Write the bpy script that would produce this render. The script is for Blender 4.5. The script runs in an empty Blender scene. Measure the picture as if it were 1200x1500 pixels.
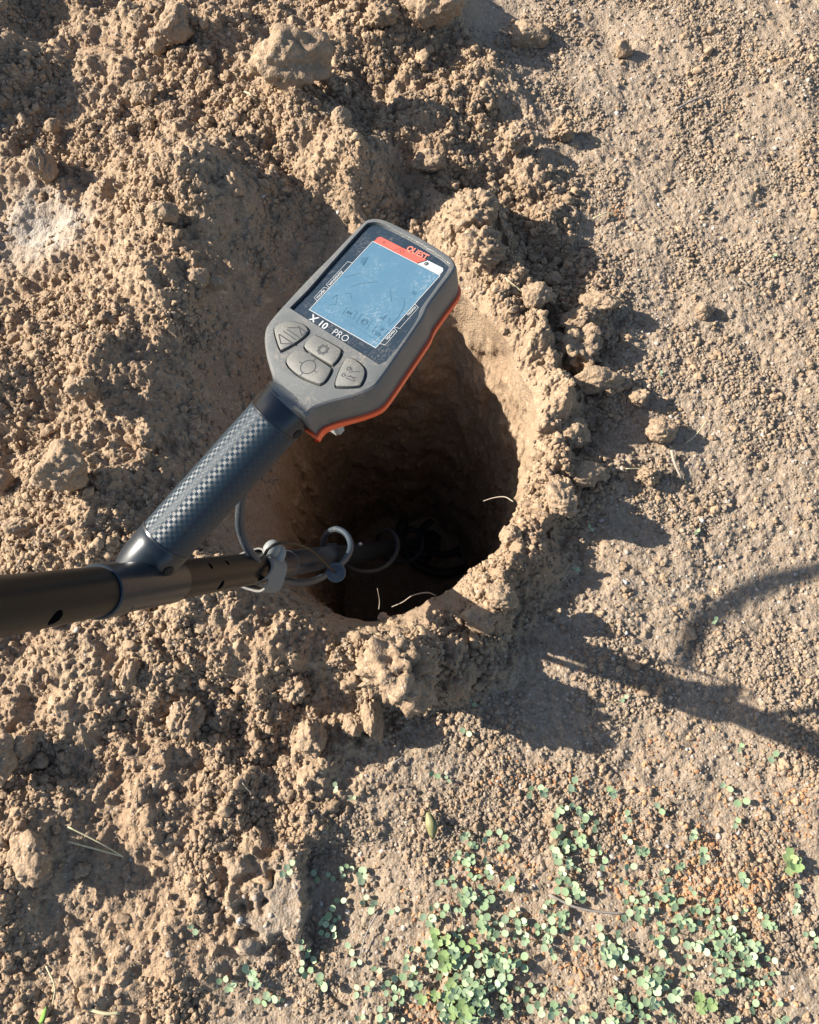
import bpy, bmesh, math, random
import numpy as np
from mathutils import Vector, Matrix

# ------------------------------------------------------------------ camera, sky, sun, exposure
TAU = math.radians(18.0)
CAMD = 1.25
FPX = 1160.0                       # focal length in photograph pixels (1200 wide)
sc = bpy.context.scene
cam_d = bpy.data.cameras.new('camera')
cam = bpy.data.objects.new('camera', cam_d)
sc.collection.objects.link(cam)
CAM = Vector((0, -CAMD*math.sin(TAU), CAMD*math.cos(TAU)))
cam.location = CAM
cam.rotation_euler = (TAU, 0, 0)
cam_d.sensor_fit = 'HORIZONTAL'
cam_d.sensor_width = 36.0
cam_d.lens = 36.0*FPX/1200.0
cam_d.clip_start = 0.01
cam_d.clip_end = 1000
sc.camera = cam

SUN_EL = math.radians(29.0)
SUN_DIR = Vector((math.cos(SUN_EL)*math.cos(math.radians(-11)), math.cos(SUN_EL)*math.sin(math.radians(-11)), -math.sin(SUN_EL)))  # travel of light
world = bpy.data.worlds.new('World')
sc.world = world
world.use_nodes = True
wn = world.node_tree
sky = wn.nodes.new('ShaderNodeTexSky')
sky.sky_type = 'NISHITA'
sky.sun_disc = False
sky.sun_elevation = SUN_EL
_az = math.atan2(-SUN_DIR.x, -SUN_DIR.y)      # compass bearing of the sun
sky.sun_rotation = _az
wn.links.new(sky.outputs[0], wn.nodes['Background'].inputs[0])
wn.nodes['Background'].inputs[1].default_value = 0.078
sun_d = bpy.data.lights.new('sun', 'SUN')
sun_d.energy = 5.0
sun_d.angle = math.radians(0.5)
sun_d.color = (1.0, 0.92, 0.81)
sun = bpy.data.objects.new('sun', sun_d)
sc.collection.objects.link(sun)
sun.location = (-4, 1, 3)
sun.rotation_euler = SUN_DIR.to_track_quat('-Z', 'Y').to_euler()
sc.view_settings.view_transform = 'Standard'
sc.view_settings.look = 'None'
sc.view_settings.gamma = 1
sc.view_settings.use_curve_mapping = False
sc.view_settings.exposure = 1.30

# ------------------------------------------------------------------ helpers
RIGHT = Vector((1, 0, 0))
UP = Vector((0, math.cos(TAU), math.sin(TAU)))
FWD = Vector((0, math.sin(TAU), -math.cos(TAU)))
col = sc.collection
random.seed(5)
rng = np.random.default_rng(11)


def P(px, py, d):
    """world point at photograph position px,py and distance d along the view axis"""
    return CAM + RIGHT*((px-600)/FPX*d) + UP*((750-py)/FPX*d) + FWD*d


def G(px, py, z=0.0):
    """world point on the level z"""
    r = P(px, py, 1.0) - CAM
    return CAM + r*((z-CAM.z)/r.z)


def wloc(o):
    v = Vector((0, 0, 0))
    while o is not None:
        v = v + o.location
        o = o.parent
    return v


def tag(o, label, cat, group=None, kind=None):
    if label: o['label'] = label
    if cat: o['category'] = cat
    if group: o['group'] = group
    if kind: o['kind'] = kind
    return o


def empty(name, loc, label, cat, group=None):
    o = bpy.data.objects.new(name, None)
    o.empty_display_size = 0.02
    col.objects.link(o)
    o.location = loc
    return tag(o, label, cat, group)


def mk(name, verts, faces, mat, parent=None, smooth=True, loc=None):
    """one mesh object from world-space vertices"""
    base = wloc(parent) if parent else (Vector(loc) if loc is not None else Vector((0, 0, 0)))
    me = bpy.data.meshes.new(name)
    me.from_pydata([tuple(Vector(v)-base) for v in verts], [], faces)
    me.materials.append(mat)
    if smooth:
        me.polygons.foreach_set('use_smooth', [True]*len(me.polygons))
    me.update()
    o = bpy.data.objects.new(name, me)
    col.objects.link(o)
    if parent: o.parent = parent
    elif loc is not None: o.location = base
    return o


def bm_obj(name, bm, mat, parent=None, smooth=True, loc=None):
    base = wloc(parent) if parent else (Vector(loc) if loc is not None else Vector((0, 0, 0)))
    bmesh.ops.recalc_face_normals(bm, faces=bm.faces)
    me = bpy.data.meshes.new(name)
    bm.to_mesh(me)
    bm.free()
    me.transform(Matrix.Translation(-base))
    me.materials.append(mat)
    if smooth:
        me.polygons.foreach_set('use_smooth', [True]*len(me.polygons))
    o = bpy.data.objects.new(name, me)
    col.objects.link(o)
    if parent: o.parent = parent
    elif loc is not None: o.location = base
    return o


def sharp(o, ang=35):
    """hard edges above an angle"""
    bm = bmesh.new(); bm.from_mesh(o.data)
    a = math.radians(ang)
    for e in bm.edges:
        e.smooth = not (len(e.link_faces) == 2 and e.calc_face_angle(0) > a)
    bm.to_mesh(o.data); bm.free()
    return o


def frame_of(axis):
    a = Vector(axis).normalized()
    x = a.cross(Vector((0.13, 0.2, 1)))
    if x.length < 1e-3: x = a.cross(Vector((1, 0, 0)))
    x.normalize()
    return x, a.cross(x), a


def tube_geo(pts, radii, n=12, caps=True):
    """swept tube through points; returns verts, faces"""
    pts = [Vector(p) for p in pts]
    if not hasattr(radii, '__len__'): radii = [radii]*len(pts)
    V, F = [], []
    x = None
    for i, p in enumerate(pts):
        t = (pts[min(i+1, len(pts)-1)]-pts[max(i-1, 0)]).normalized()
        if x is None:
            x, y, _ = frame_of(t)
        else:
            x = (x - t*x.dot(t)).normalized()
            y = t.cross(x)
        for k in range(n):
            a = 2*math.pi*k/n
            V.append(p + (x*math.cos(a)+y*math.sin(a))*radii[i])
    for i in range(len(pts)-1):
        for k in range(n):
            F.append((i*n+k, i*n+(k+1) % n, (i+1)*n+(k+1) % n, (i+1)*n+k))
    if caps:
        F.append(tuple(range(n-1, -1, -1)))
        F.append(tuple((len(pts)-1)*n+k for k in range(n)))
    return V, F


def smooth_path(pts, per=8):
    """Catmull-Rom through points"""
    pts = [Vector(p) for p in pts]
    q = [pts[0]*2-pts[1]] + pts + [pts[-1]*2-pts[-2]]
    out = []
    for i in range(1, len(q)-2):
        a, b, c, d = q[i-1], q[i], q[i+1], q[i+2]
        for k in range(per):
            t = k/per
            out.append(0.5*((2*b)+(c-a)*t+(2*a-5*b+4*c-d)*t*t+(3*b-a-3*c+d)*t**3))
    out.append(pts[-1])
    return out


# ------------------------------------------------------------------ numpy noise
_TAB = {}


def _tab(s, kind=0):
    k = (s, kind)
    if k not in _TAB:
        v = np.random.default_rng(s*7919+13).random(65536).astype(np.float32)
        _TAB[k] = v if kind == 0 else (np.cos(v*6.2832) if kind == 1 else np.sin(v*6.2832)).astype(np.float32)
    return _TAB[k]


def _ix(ix, iy):
    return ((ix & 255) << 8) | (iy & 255)


def gnoise(x, y, s=0):
    x = np.asarray(x, np.float32); y = np.asarray(y, np.float32)
    ix = np.floor(x); iy = np.floor(y)
    fx = x-ix; fy = y-iy
    ix = ix.astype(np.int32); iy = iy.astype(np.int32)
    ux = fx*fx*fx*(fx*(fx*6-15)+10); uy = fy*fy*fy*(fy*(fy*6-15)+10)
    tc, ts = _tab(s, 1), _tab(s, 2)
    def g(a, b):
        k = _ix(ix+a, iy+b)
        return tc[k]*(fx-a)+ts[k]*(fy-b)
    return ((g(0, 0)*(1-ux)+g(1, 0)*ux)*(1-uy)+(g(0, 1)*(1-ux)+g(1, 1)*ux)*uy)*1.5


def fbm(x, y, s=0, o=4, gain=0.5):
    v = 0; a = 1.0
    for i in range(o):
        v = v + a*gnoise(x, y, s+i*17)
        x = x*2.03+5.1; y = y*2.03-3.7; a *= gain
    return v


def bumps(x, y, c, p, s, lo=0.28, hi=0.62):
    """crumb layer: rounded grains in jittered cells; p (array or float) = how many of the cells hold one"""
    x = np.asarray(x, np.float32)/np.float32(c); y = np.asarray(y, np.float32)/np.float32(c)
    ix = np.floor(x).astype(np.int32); iy = np.floor(y).astype(np.int32)
    best = np.zeros_like(x)
    T = [_tab(s+k) for k in range(6)]
    R2 = (lo+(hi-lo)*T[3]**2)**2
    CA = np.cos(T[4]*3.1416).astype(np.float32); SA = np.sin(T[4]*3.1416).astype(np.float32)
    OX = 0.15+0.7*T[1]; OY = 0.15+0.7*T[2]; HS = (0.7+0.5*T[5])**2
    for a in (-1, 0, 1):
        for b in (-1, 0, 1):
            jx = ix+a; jy = iy+b
            k = _ix(jx, jy)
            dx = x-jx-OX[k]; dy = y-jy-OY[k]
            ca = CA[k]; sa = SA[k]
            e1 = dx*ca+dy*sa; e2 = (dy*ca-dx*sa)*np.float32(1.35)
            q = (R2[k]-e1*e1-e2*e2)*HS[k]
            best = np.where((T[0][k] < p) & (q > best), q, best)
    return np.sqrt(best)*np.float32(c)


def sstep(a, b, x):
    t = np.clip((x-a)/(b-a), 0, 1)
    return t*t*(3-2*t)


# ------------------------------------------------------------------ materials
def new_mat(name):
    m = bpy.data.materials.new(name)
    m.use_nodes = True
    nt = m.node_tree
    return m, nt, nt.nodes['Principled BSDF']


def N(nt, t, **kw):
    n = nt.nodes.new(t)
    for k, v in kw.items():
        if k.startswith('i_'):
            key = k[2:]
            n.inputs[int(key) if key.isdigit() else key].default_value = v
        else:
            setattr(n, k, v)
    return n


def mixc(nt, a, b, fac, blend='MIX'):
    n = nt.nodes.new('ShaderNodeMix'); n.data_type = 'RGBA'; n.blend_type = blend
    for sock, v in ((n.inputs[6], a), (n.inputs[7], b), (n.inputs[0], fac)):
        if isinstance(v, bpy.types.NodeSocket): nt.links.new(v, sock)
        elif isinstance(v, (tuple, list)): sock.default_value = (*v, 1)
        else: sock.default_value = v
    return n.outputs[2]


def ramp(nt, src, p0, p1):
    n = nt.nodes.new('ShaderNodeMapRange'); n.interpolation_type = 'SMOOTHSTEP'
    nt.links.new(src, n.inputs[0]); n.inputs[1].default_value = p0; n.inputs[2].default_value = p1
    return n.outputs[0]


def soil_material(name, brown, red, grey, rough=0.95, use_attr=True, inst=False, unit=1.0):
    m, nt, b = new_mat(name)
    tc = N(nt, 'ShaderNodeTexCoord')
    co = tc.outputs['Object']
    if unit != 1.0:                       # shapes drawn at unit size: bring the grain back to real scale
        vm = N(nt, 'ShaderNodeVectorMath', operation='SCALE'); nt.links.new(co, vm.inputs[0]); vm.inputs['Scale'].default_value = unit
        co = vm.outputs[0]
    def noise(scale, det=4, rg=0.6):
        n = N(nt, 'ShaderNodeTexNoise'); nt.links.new(co, n.inputs['Vector'])
        n.inputs['Scale'].default_value = scale; n.inputs['Detail'].default_value = det; n.inputs['Roughness'].default_value = rg
        return n.outputs['Fac']
    c = mixc(nt, brown, red, ramp(nt, noise(7), 0.40, 0.62))
    if use_attr:
        at = N(nt, 'ShaderNodeAttribute', attribute_name='tint')
        c = mixc(nt, c, grey, at.outputs['Fac'])
    fine = noise(170, 5, 0.7)
    c = mixc(nt, c, tuple(v*0.72 for v in brown), ramp(nt, fine, 0.60, 0.36))
    mid = noise(38, 3, 0.6)
    c = mixc(nt, c, tuple(min(1, v*1.35) for v in brown), ramp(nt, mid, 0.56, 0.78))
    if inst:
        oi = N(nt, 'ShaderNodeObjectInfo')
        cr = N(nt, 'ShaderNodeValToRGB'); nt.links.new(oi.outputs['Random'], cr.inputs[0])
        els = cr.color_ramp.elements
        els[0].position = 0.0; els[0].color = (0.84, 0.83, 0.82, 1)
        els[1].position = 1.0; els[1].color = (1.28, 1.27, 1.24, 1)
        c = mixc(nt, c, cr.outputs[0], 1.0, 'MULTIPLY')
    # pale mineral grains
    vo = N(nt, 'ShaderNodeTexVoronoi'); nt.links.new(co, vo.inputs['Vector']); vo.inputs['Scale'].default_value = 260
    sp = N(nt, 'ShaderNodeSeparateColor'); nt.links.new(vo.outputs['Color'], sp.inputs[0])
    gr = N(nt, 'ShaderNodeMath', operation='MULTIPLY')
    nt.links.new(ramp(nt, sp.outputs[0], 0.93, 0.96), gr.inputs[0]); nt.links.new(ramp(nt, vo.outputs['Distance'], 0.5, 0.25), gr.inputs[1])
    c = mixc(nt, c, (0.42, 0.37, 0.31), gr.outputs[0])
    if use_attr:
        at2 = N(nt, 'ShaderNodeAttribute', attribute_name='pale')
        c = mixc(nt, c, (0.345, 0.305, 0.255), at2.outputs['Fac'])
    nt.links.new(c, b.inputs['Base Color'])
    b.inputs['Roughness'].default_value = rough
    b.inputs['Specular IOR Level'].default_value = 0.15
    add = N(nt, 'ShaderNodeMath', operation='MULTIPLY_ADD')
    nt.links.new(noise(420, 5, 0.7), add.inputs[0]); add.inputs[1].default_value = 1.0
    nt.links.new(vo.outputs['Distance'], add.inputs[2])
    bp = N(nt, 'ShaderNodeBump'); bp.inputs['Strength'].default_value = 0.75; bp.inputs['Distance'].default_value = 0.0018
    nt.links.new(add.outputs[0], bp.inputs['Height'])
    nt.links.new(bp.outputs[0], b.inputs['Normal'])
    return m


SOIL = soil_material('soil', (0.335, 0.244, 0.161), (0.308, 0.211, 0.135), (0.295, 0.243, 0.188))
CLOD = soil_material('clod_soil', (0.335, 0.244, 0.162), (0.310, 0.214, 0.138), (0.3, 0.23, 0.17), use_attr=False)
CRUMB = soil_material('crumb_soil', (0.335, 0.244, 0.162), (0.310, 0.214, 0.138), (0.3, 0.23, 0.17), use_attr=False, inst=True, unit=0.0035)
GRIT = soil_material('grit_soil', (0.305, 0.245, 0.184), (0.290, 0.218, 0.154), (0.3, 0.23, 0.17), use_attr=False, inst=True, unit=0.003)
LOOSE = soil_material('loose_clod_soil', (0.335, 0.244, 0.162), (0.310, 0.214, 0.138), (0.3, 0.23, 0.17), use_attr=False, inst=True, unit=0.009)


def simple(name, c, rough=0.5, metal=0.0, spec=0.5, dust=0.0, dustc=(0.33, 0.25, 0.18), scale=40, bump=0.0, coat=0.0):
    m, nt, b = new_mat(name)
    b.inputs['Roughness'].default_value = rough
    b.inputs['Metallic'].default_value = metal
    b.inputs['Specular IOR Level'].default_value = spec
    b.inputs['Coat Weight'].default_value = coat
    tc = N(nt, 'ShaderNodeTexCoord')
    n1 = N(nt, 'ShaderNodeTexNoise'); nt.links.new(tc.outputs['Object'], n1.inputs['Vector'])
    n1.inputs['Scale'].default_value = scale; n1.inputs['Detail'].default_value = 8; n1.inputs['Roughness'].default_value = 0.72
    cc = mixc(nt, tuple(v*0.9 for v in c), tuple(min(1, v*1.1) for v in c), n1.outputs['Fac'])
    if dust:
        n2 = N(nt, 'ShaderNodeTexNoise'); nt.links.new(tc.outputs['Object'], n2.inputs['Vector'])
        n2.inputs['Scale'].default_value = scale*14; n2.inputs['Detail'].default_value = 4
        k = N(nt, 'ShaderNodeMath', operation='MULTIPLY')
        nt.links.new(ramp(nt, n1.outputs['Fac'], 0.42, 0.75), k.inputs[0]); nt.links.new(ramp(nt, n2.outputs['Fac'], 0.42, 0.66), k.inputs[1])
        k2 = N(nt, 'ShaderNodeMath', operation='MULTIPLY'); nt.links.new(k.outputs[0], k2.inputs[0]); k2.inputs[1].default_value = dust
        cc = mixc(nt, cc, dustc, k2.outputs[0])
        ro = N(nt, 'ShaderNodeMath', operation='MULTIPLY_ADD'); nt.links.new(k2.outputs[0], ro.inputs[0]); ro.inputs[1].default_value = 0.4; ro.inputs[2].default_value = rough
        nt.links.new(ro.outputs[0], b.inputs['Roughness'])
    nt.links.new(cc, b.inputs['Base Color'])
    if bump:
        n3 = N(nt, 'ShaderNodeTexNoise'); nt.links.new(tc.outputs['Object'], n3.inputs['Vector'])
        n3.inputs['Scale'].default_value = scale*20
        bp = N(nt, 'ShaderNodeBump'); bp.inputs['Strength'].default_value = bump; bp.inputs['Distance'].default_value = 0.0004
        nt.links.new(n3.outputs['Fac'], bp.inputs['Height']); nt.links.new(bp.outputs[0], b.inputs['Normal'])
    return m


M_SHELL = simple('grey_plastic', (0.098, 0.104, 0.103), 0.36, dust=0.5, scale=60, bump=0.25)
M_BUTTON = simple('button_rubber', (0.115, 0.117, 0.108), 0.55, dust=0.5, scale=60, bump=0.2)
M_ORANGE = simple('orange_plastic', (0.78, 0.105, 0.025), 0.42, dust=0.1)
M_GLASS = simple('screen_cover', (0.016, 0.026, 0.036), 0.16, spec=0.6, dust=0.34, dustc=(0.30, 0.27, 0.23), scale=55, coat=0.3)
M_LCD = simple('lcd', (0.066, 0.142, 0.205), 0.18, spec=0.6, dust=0.62, dustc=(0.24, 0.28, 0.30), scale=45, coat=0.3)
M_LCDINK = simple('lcd_segment', (0.046, 0.105, 0.155), 0.3)
M_WHITE = simple('white_print', (0.42, 0.44, 0.45), 0.5, dust=0.4)
M_RED = simple('red_print', (0.50, 0.085, 0.06), 0.4)
M_PINK = simple('salmon_print', (0.62, 0.17, 0.12), 0.5)
M_INK = simple('dark_print', (0.03, 0.032, 0.035), 0.5)
M_TUBE = simple('black_anodised_tube', (0.010, 0.0100, 0.0095), 0.38, spec=0.20, dust=0.2, scale=30, dustc=(0.045, 0.036, 0.026))
M_COLLAR = simple('black_plastic', (0.009, 0.016, 0.024), 0.30, dust=0.10, scale=35)
M_CABLE = simple('grey_cable', (0.026, 0.038, 0.050), 0.45, dust=0.35, scale=50)  # base darkened: shade on the wound loops is put into the colour
M_VELCRO = simple('velcro', (0.17, 0.165, 0.15), 0.95, dust=0.3, scale=90, bump=0.9)
M_BLACK = simple('hole_dark', (0.004, 0.004, 0.004), 0.8)
M_COIL = simple('coil_plastic', (0.018, 0.017, 0.016), 0.5, dust=0.5, scale=25)


def carbon_material():
    m, nt, b = new_mat('carbon_weave')
    uv = N(nt, 'ShaderNodeUVMap')
    ch = N(nt, 'ShaderNodeTexChecker'); nt.links.new(uv.outputs[0], ch.inputs['Vector']); ch.inputs['Scale'].default_value = 1.0
    # fine threads: along in one square, across in the next
    sx = N(nt, 'ShaderNodeSeparateXYZ'); nt.links.new(uv.outputs[0], sx.inputs[0])
    def sine(src, k):
        a = N(nt, 'ShaderNodeMath', operation='MULTIPLY'); nt.links.new(src, a.inputs[0]); a.inputs[1].default_value = k
        s = N(nt, 'ShaderNodeMath', operation='SINE'); nt.links.new(a.outputs[0], s.inputs[0]); return s.outputs[0]
    w1 = sine(sx.outputs[0], 6.2832*3); w2 = sine(sx.outputs[1], 6.2832*3)
    mx = N(nt, 'ShaderNodeMix'); nt.links.new(ch.outputs['Fac'], mx.inputs[0]); nt.links.new(w1, mx.inputs[2]); nt.links.new(w2, mx.inputs[3])
    bp = N(nt, 'ShaderNodeBump'); bp.inputs['Strength'].default_value = 0.35; bp.inputs['Distance'].default_value = 0.0003
    nt.links.new(mx.outputs[0], bp.inputs['Height']); nt.links.new(bp.outputs[0], b.inputs['Normal'])
    tc = N(nt, 'ShaderNodeTexCoord')
    n1 = N(nt, 'ShaderNodeTexNoise'); nt.links.new(tc.outputs['Object'], n1.inputs['Vector']); n1.inputs['Scale'].default_value = 60; n1.inputs['Detail'].default_value = 6
    c = mixc(nt, (0.009, 0.022, 0.035), (0.011, 0.026, 0.040), ch.outputs['Fac'])  # bluish base puts the sky's reflection into the colour of the black weave
    c = mixc(nt, c, (0.10, 0.10, 0.09), ramp(nt, n1.outputs['Fac'], 0.60, 1.0))
    nt.links.new(c, b.inputs['Base Color'])
    r = N(nt, 'ShaderNodeMapRange'); nt.links.new(ch.outputs['Fac'], r.inputs[0]); r.inputs[3].default_value = 0.39; r.inputs[4].default_value = 0.33
    nt.links.new(r.outputs[0], b.inputs['Roughness'])
    b.inputs['Specular IOR Level'].default_value = 0.4
    return m


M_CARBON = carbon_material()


def leaf_material(name, c1, c2, trans=0.25):
    m, nt, b = new_mat(name)
    oi = N(nt, 'ShaderNodeObjectInfo')
    tc = N(nt, 'ShaderNodeTexCoord')
    n1 = N(nt, 'ShaderNodeTexNoise'); nt.links.new(tc.outputs['Object'], n1.inputs['Vector']); n1.inputs['Scale'].default_value = 260; n1.inputs['Detail'].default_value = 5
    c = mixc(nt, c1, c2, oi.outputs['Random'])
    c = mixc(nt, c, (0.24, 0.20, 0.13), ramp(nt, n1.outputs['Fac'], 0.60, 0.80))
    nt.links.new(c, b.inputs['Base Color'])
    b.inputs['Roughness'].default_value = 0.55
    b.inputs['Specular IOR Level'].default_value = 0.35
    tr = N(nt, 'ShaderNodeBsdfTranslucent'); nt.links.new(c, tr.inputs[0])
    ms = N(nt, 'ShaderNodeMixShader'); ms.inputs[0].default_value = trans
    nt.links.new(b.outputs[0], ms.inputs[1]); nt.links.new(tr.outputs[0], ms.inputs[2])
    nt.links.new(ms.outputs[0], nt.nodes['Material Output'].inputs[0])
    return m


M_LEAF = leaf_material('seedling_leaf', (0.27, 0.38, 0.20), (0.46, 0.56, 0.36))
M_CLOVER = leaf_material('clover_leaf', (0.25, 0.37, 0.14), (0.34, 0.42, 0.18))
M_STEM = simple('stem', (0.22, 0.26, 0.10), 0.6)
M_STRAW = simple('straw', (0.50, 0.44, 0.26), 0.7, scale=120)
M_ROOT = simple('pale_root', (0.31, 0.26, 0.20), 0.7, scale=200)
M_TWIG = simple('grey_twig', (0.21, 0.185, 0.16), 0.8, scale=150)
M_DRYLEAF = simple('dry_leaf', (0.20, 0.19, 0.08), 0.6, scale=120)
M_GRASS = simple('grass_blade', (0.16, 0.28, 0.05), 0.5, scale=120)


def pebble_material(name, stops):
    m, nt, b = new_mat(name)
    oi = N(nt, 'ShaderNodeObjectInfo')
    cr = N(nt, 'ShaderNodeValToRGB'); nt.links.new(oi.outputs['Random'], cr.inputs[0])
    els = cr.color_ramp.elements
    els[0].position = stops[0][0]; els[0].color = (*stops[0][1], 1)
    els[1].position = stops[-1][0]; els[1].color = (*stops[-1][1], 1)
    for p, c in stops[1:-1]:
        e = els.new(p); e.color = (*c, 1)
    tc = N(nt, 'ShaderNodeTexCoord')
    n1 = N(nt, 'ShaderNodeTexNoise'); nt.links.new(tc.outputs['Object'], n1.inputs['Vector']); n1.inputs['Scale'].default_value = 2.2; n1.inputs['Detail'].default_value = 5
    c = mixc(nt, cr.outputs[0], (0.26, 0.19, 0.13), ramp(nt, n1.outputs['Fac'], 0.50, 0.70))
    nt.links.new(c, b.inputs['Base Color']); b.inputs['Roughness'].default_value = 0.75
    return m


M_PEBBLE = pebble_material('pebble', [(0, (0.24, 0.21, 0.18)), (0.35, (0.36, 0.30, 0.24)), (0.6, (0.44, 0.40, 0.35)), (0.8, (0.36, 0.21, 0.12)), (0.93, (0.42, 0.38, 0.33)), (1, (0.56, 0.53, 0.48))])
M_MOSS = pebble_material('dry_moss', [(0, (0.38, 0.17, 0.07)), (0.5, (0.43, 0.25, 0.12)), (1, (0.28, 0.12, 0.05))])

# ------------------------------------------------------------------ the ground with the dug hole
CEN = G(585, 690)
CX, CY = CEN.x, CEN.y
#      inner edge px   z      crest px     height  outer falloff (m)
RIM = [((780, 665), 0.032, (806, 660), 0.066, 0.025),
       ((762, 572), 0.036, (793, 542), 0.070, 0.025),
       ((718, 500), 0.036, (754, 450), 0.068, 0.028),
       ((652, 440), 0.025, (706, 355), 0.068, 0.045),
       ((572, 425), -0.02, (596, 345), 0.030, 0.100),
       ((505, 430), -0.05, (510, 290), 0.075, 0.160),
       ((445, 460), -0.09, (425, 285), 0.055, 0.200),
       ((415, 515), -0.12, (335, 320), 0.130, 0.160),
       ((398, 585), -0.15, (258, 465), 0.125, 0.160),
       ((390, 670), -0.17, (225, 570), 0.110, 0.180),
       ((388, 742), -0.17, (225, 695), 0.085, 0.220),
       ((405, 812), -0.12, (280, 845), 0.075, 0.160),
       ((450, 868), -0.07, (378, 900), 0.105, 0.110),
       ((525, 896), -0.06, (482, 958), 0.085, 0.070),
       ((585, 897), -0.045, (592, 968), 0.085, 0.055),
       ((640, 875), -0.03, (676, 938), 0.058, 0.040),
       ((702, 832), 0.015, (734, 862), 0.060, 0.030),
       ((756, 757), 0.028, (788, 770), 0.062, 0.025)]


def polar(p):
    w = G(*p)
    return math.atan2(w.y-CY, w.x-CX), math.hypot(w.x-CX, w.y-CY)


def per_interp(th, ang, val):
    o = np.argsort(ang); a = np.array(ang)[o]; v = np.array(val)[o]
    a3 = np.concatenate([a-2*math.pi, a, a+2*math.pi]); v3 = np.concatenate([v, v, v])
    # cosine-eased interpolation between neighbours
    i = np.clip(np.searchsorted(a3, th)-1, 0, len(a3)-2)
    t = (th-a3[i])/(a3[i+1]-a3[i])
    t = t*t*(3-2*t)*0.5+t*0.5
    return v3[i]*(1-t)+v3[i+1]*t


NT = 1700
th = np.linspace(-math.pi, math.pi, NT, endpoint=False)
ain = [polar(r[0]) for r in RIM]; acr = [polar(r[2]) for r in RIM]
Rin = per_interp(th, [a for a, _ in ain], [r for _, r in ain])
Zin = per_interp(th, [a for a, _ in ain], [r[1] for r in RIM])
Rcr = per_interp(th, [a for a, _ in acr], [r for _, r in acr])
Hcr = per_interp(th, [a for a, _ in acr], [r[3] for r in RIM])
Wcr = per_interp(th, [a for a, _ in acr], [r[4] for r in RIM])
wob = th*2.0
Rin = Rin + 0.007*gnoise(th*3.1+40, th*0+1.3, 3) + 0.004*gnoise(th*9+40, th*0+7.3, 4)
Rcr = Rcr + 0.016*gnoise(th*4.2+40, th*0+2.3, 5) + 0.008*gnoise(th*13+40, th*0+9.3, 6)
Hcr = Hcr + 0.018*gnoise(th*5.2+40, th*0+4.3, 7) + 0.010*gnoise(th*14+40, th*0+5.3, 8)
_fa = np.sort(np.random.default_rng(9).uniform(-math.pi, math.pi, 13)); _fv = np.random.default_rng(10).uniform(-0.007, 0.007, 13)
Rin = Rin+np.interp(th, np.concatenate([_fa-2*math.pi, _fa, _fa+2*math.pi]), np.concatenate([_fv]*3))   # flat spade cuts
Rcr = np.maximum(Rcr, Rin+0.03)
FLOOR_Z = -1.15

# mounds and hollows, photograph position, radius (m), height (m)
BLOBS = [(330, 330, 0.07, 0.030), (300, 370, 0.05, 0.015), (425, 170, 0.045, 0.045), (455, 230, 0.050, 0.060), (420, 215, 0.03, 0.022), (442, 262, 0.03, 0.028), (468, 305, 0.03, 0.026), (535, 315, 0.04, 0.025), (500, 275, 0.06, 0.04),
         (545, 300, 0.045, 0.035), (600, 215, 0.08, 0.035), (480, 120, 0.07, 0.02), (560, 60, 0.12, 0.05), (630, 20, 0.07, 0.05), (640, 245, 0.03, 0.025),
         (380, 60, 0.12, 0.035), (250, 130, 0.15, 0.02), (-75, 130, 0.11, 0.15), (-95, 500, 0.07, 0.08), (-110, -20, 0.15, 0.17), (70, 340, 0.06, -0.012),
         (60, 260, 0.025, 0.02), (240, 60, 0.08, 0.03), (720, 150, 0.07, 0.025), (700, 330, 0.04, 0.03), (745, 230, 0.08, 0.018),
         (60, 560, 0.07, 0.035), (20, 620, 0.05, 0.04), (90, 640, 0.06, -0.02), (200, 740, 0.09, 0.025), (140, 780, 0.10, 0.03), (250, 690, 0.05, -0.015),
         (40, 720, 0.05, -0.015), (190, 545, 0.06, 0.02), (345, 870, 0.05, 0.02), (420, 985, 0.05, 0.025), (330, 940, 0.05, 0.02), (250, 930, 0.05, 0.02),
         (530, 960, 0.035, 0.02), (600, 985, 0.035, 0.03), (660, 975, 0.03, 0.008), (600, 1055, 0.04, -0.012),
         (40, 1265, 0.050, 0.028), (15, 1330, 0.06, 0.016), (60, 1210, 0.04, 0.01), (240, 1170, 0.05, 0.012), (-30, 1150, 0.08, 0.03), (90, 1130, 0.04, -0.012),
         (360, 1040, 0.04, -0.012), (440, 1010, 0.03, -0.012), (170, 1000, 0.10, 0.02), (80, 1010, 0.08, 0.015),
         (1000, 60, 0.09, 0.012), (1150, 120, 0.08, 0.014), (1180, 1130, 0.06, 0.016), (1140, 830, 0.12, -0.006), (900, 860, 0.04, 0.012), (880, 560, 0.03, 0.02),
         (850, 470, 0.03, 0.025), (790, 445, 0.025, 0.012), (830, 650, 0.03, 0.012), (845, 590, 0.022, 0.018), (810, 830, 0.03, 0.015), (750, 920, 0.03, 0.012)]
BL = [(G(a, b), r, h) for a, b, r, h in BLOBS]


def to_px(x, y, z=0.0):
    dx = x-CAM.x; dy = y-CAM.y; dz = z-CAM.z
    d = dy*FWD.y+dz*FWD.z
    d = np.maximum(d, 0.05)
    return 600+FPX*dx/d, 750-FPX*(dy*UP.y+dz*UP.z)/d, d


def flat_mask(px, py):
    b = np.interp(py, [0, 150, 300, 500, 700, 850, 1000, 1080, 1200, 1350, 1500], [690, 740, 815, 900, 890, 830, 730, 560, 480, 330, 300])
    return sstep(-50, 60, px-b)


nfloor, nwall = 22, 140
steps = []
r = 0.0
while r < 1.38:
    steps.append(r); r += 0.0018+0.0019*min(1, r/1.2)
far = []
g = 0.006
while r < 160:
    far.append(r); r += g; g *= 1.32
outs = np.array(steps+far)
nout = len(outs)
TH = th[None, :]
rows = []
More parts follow.
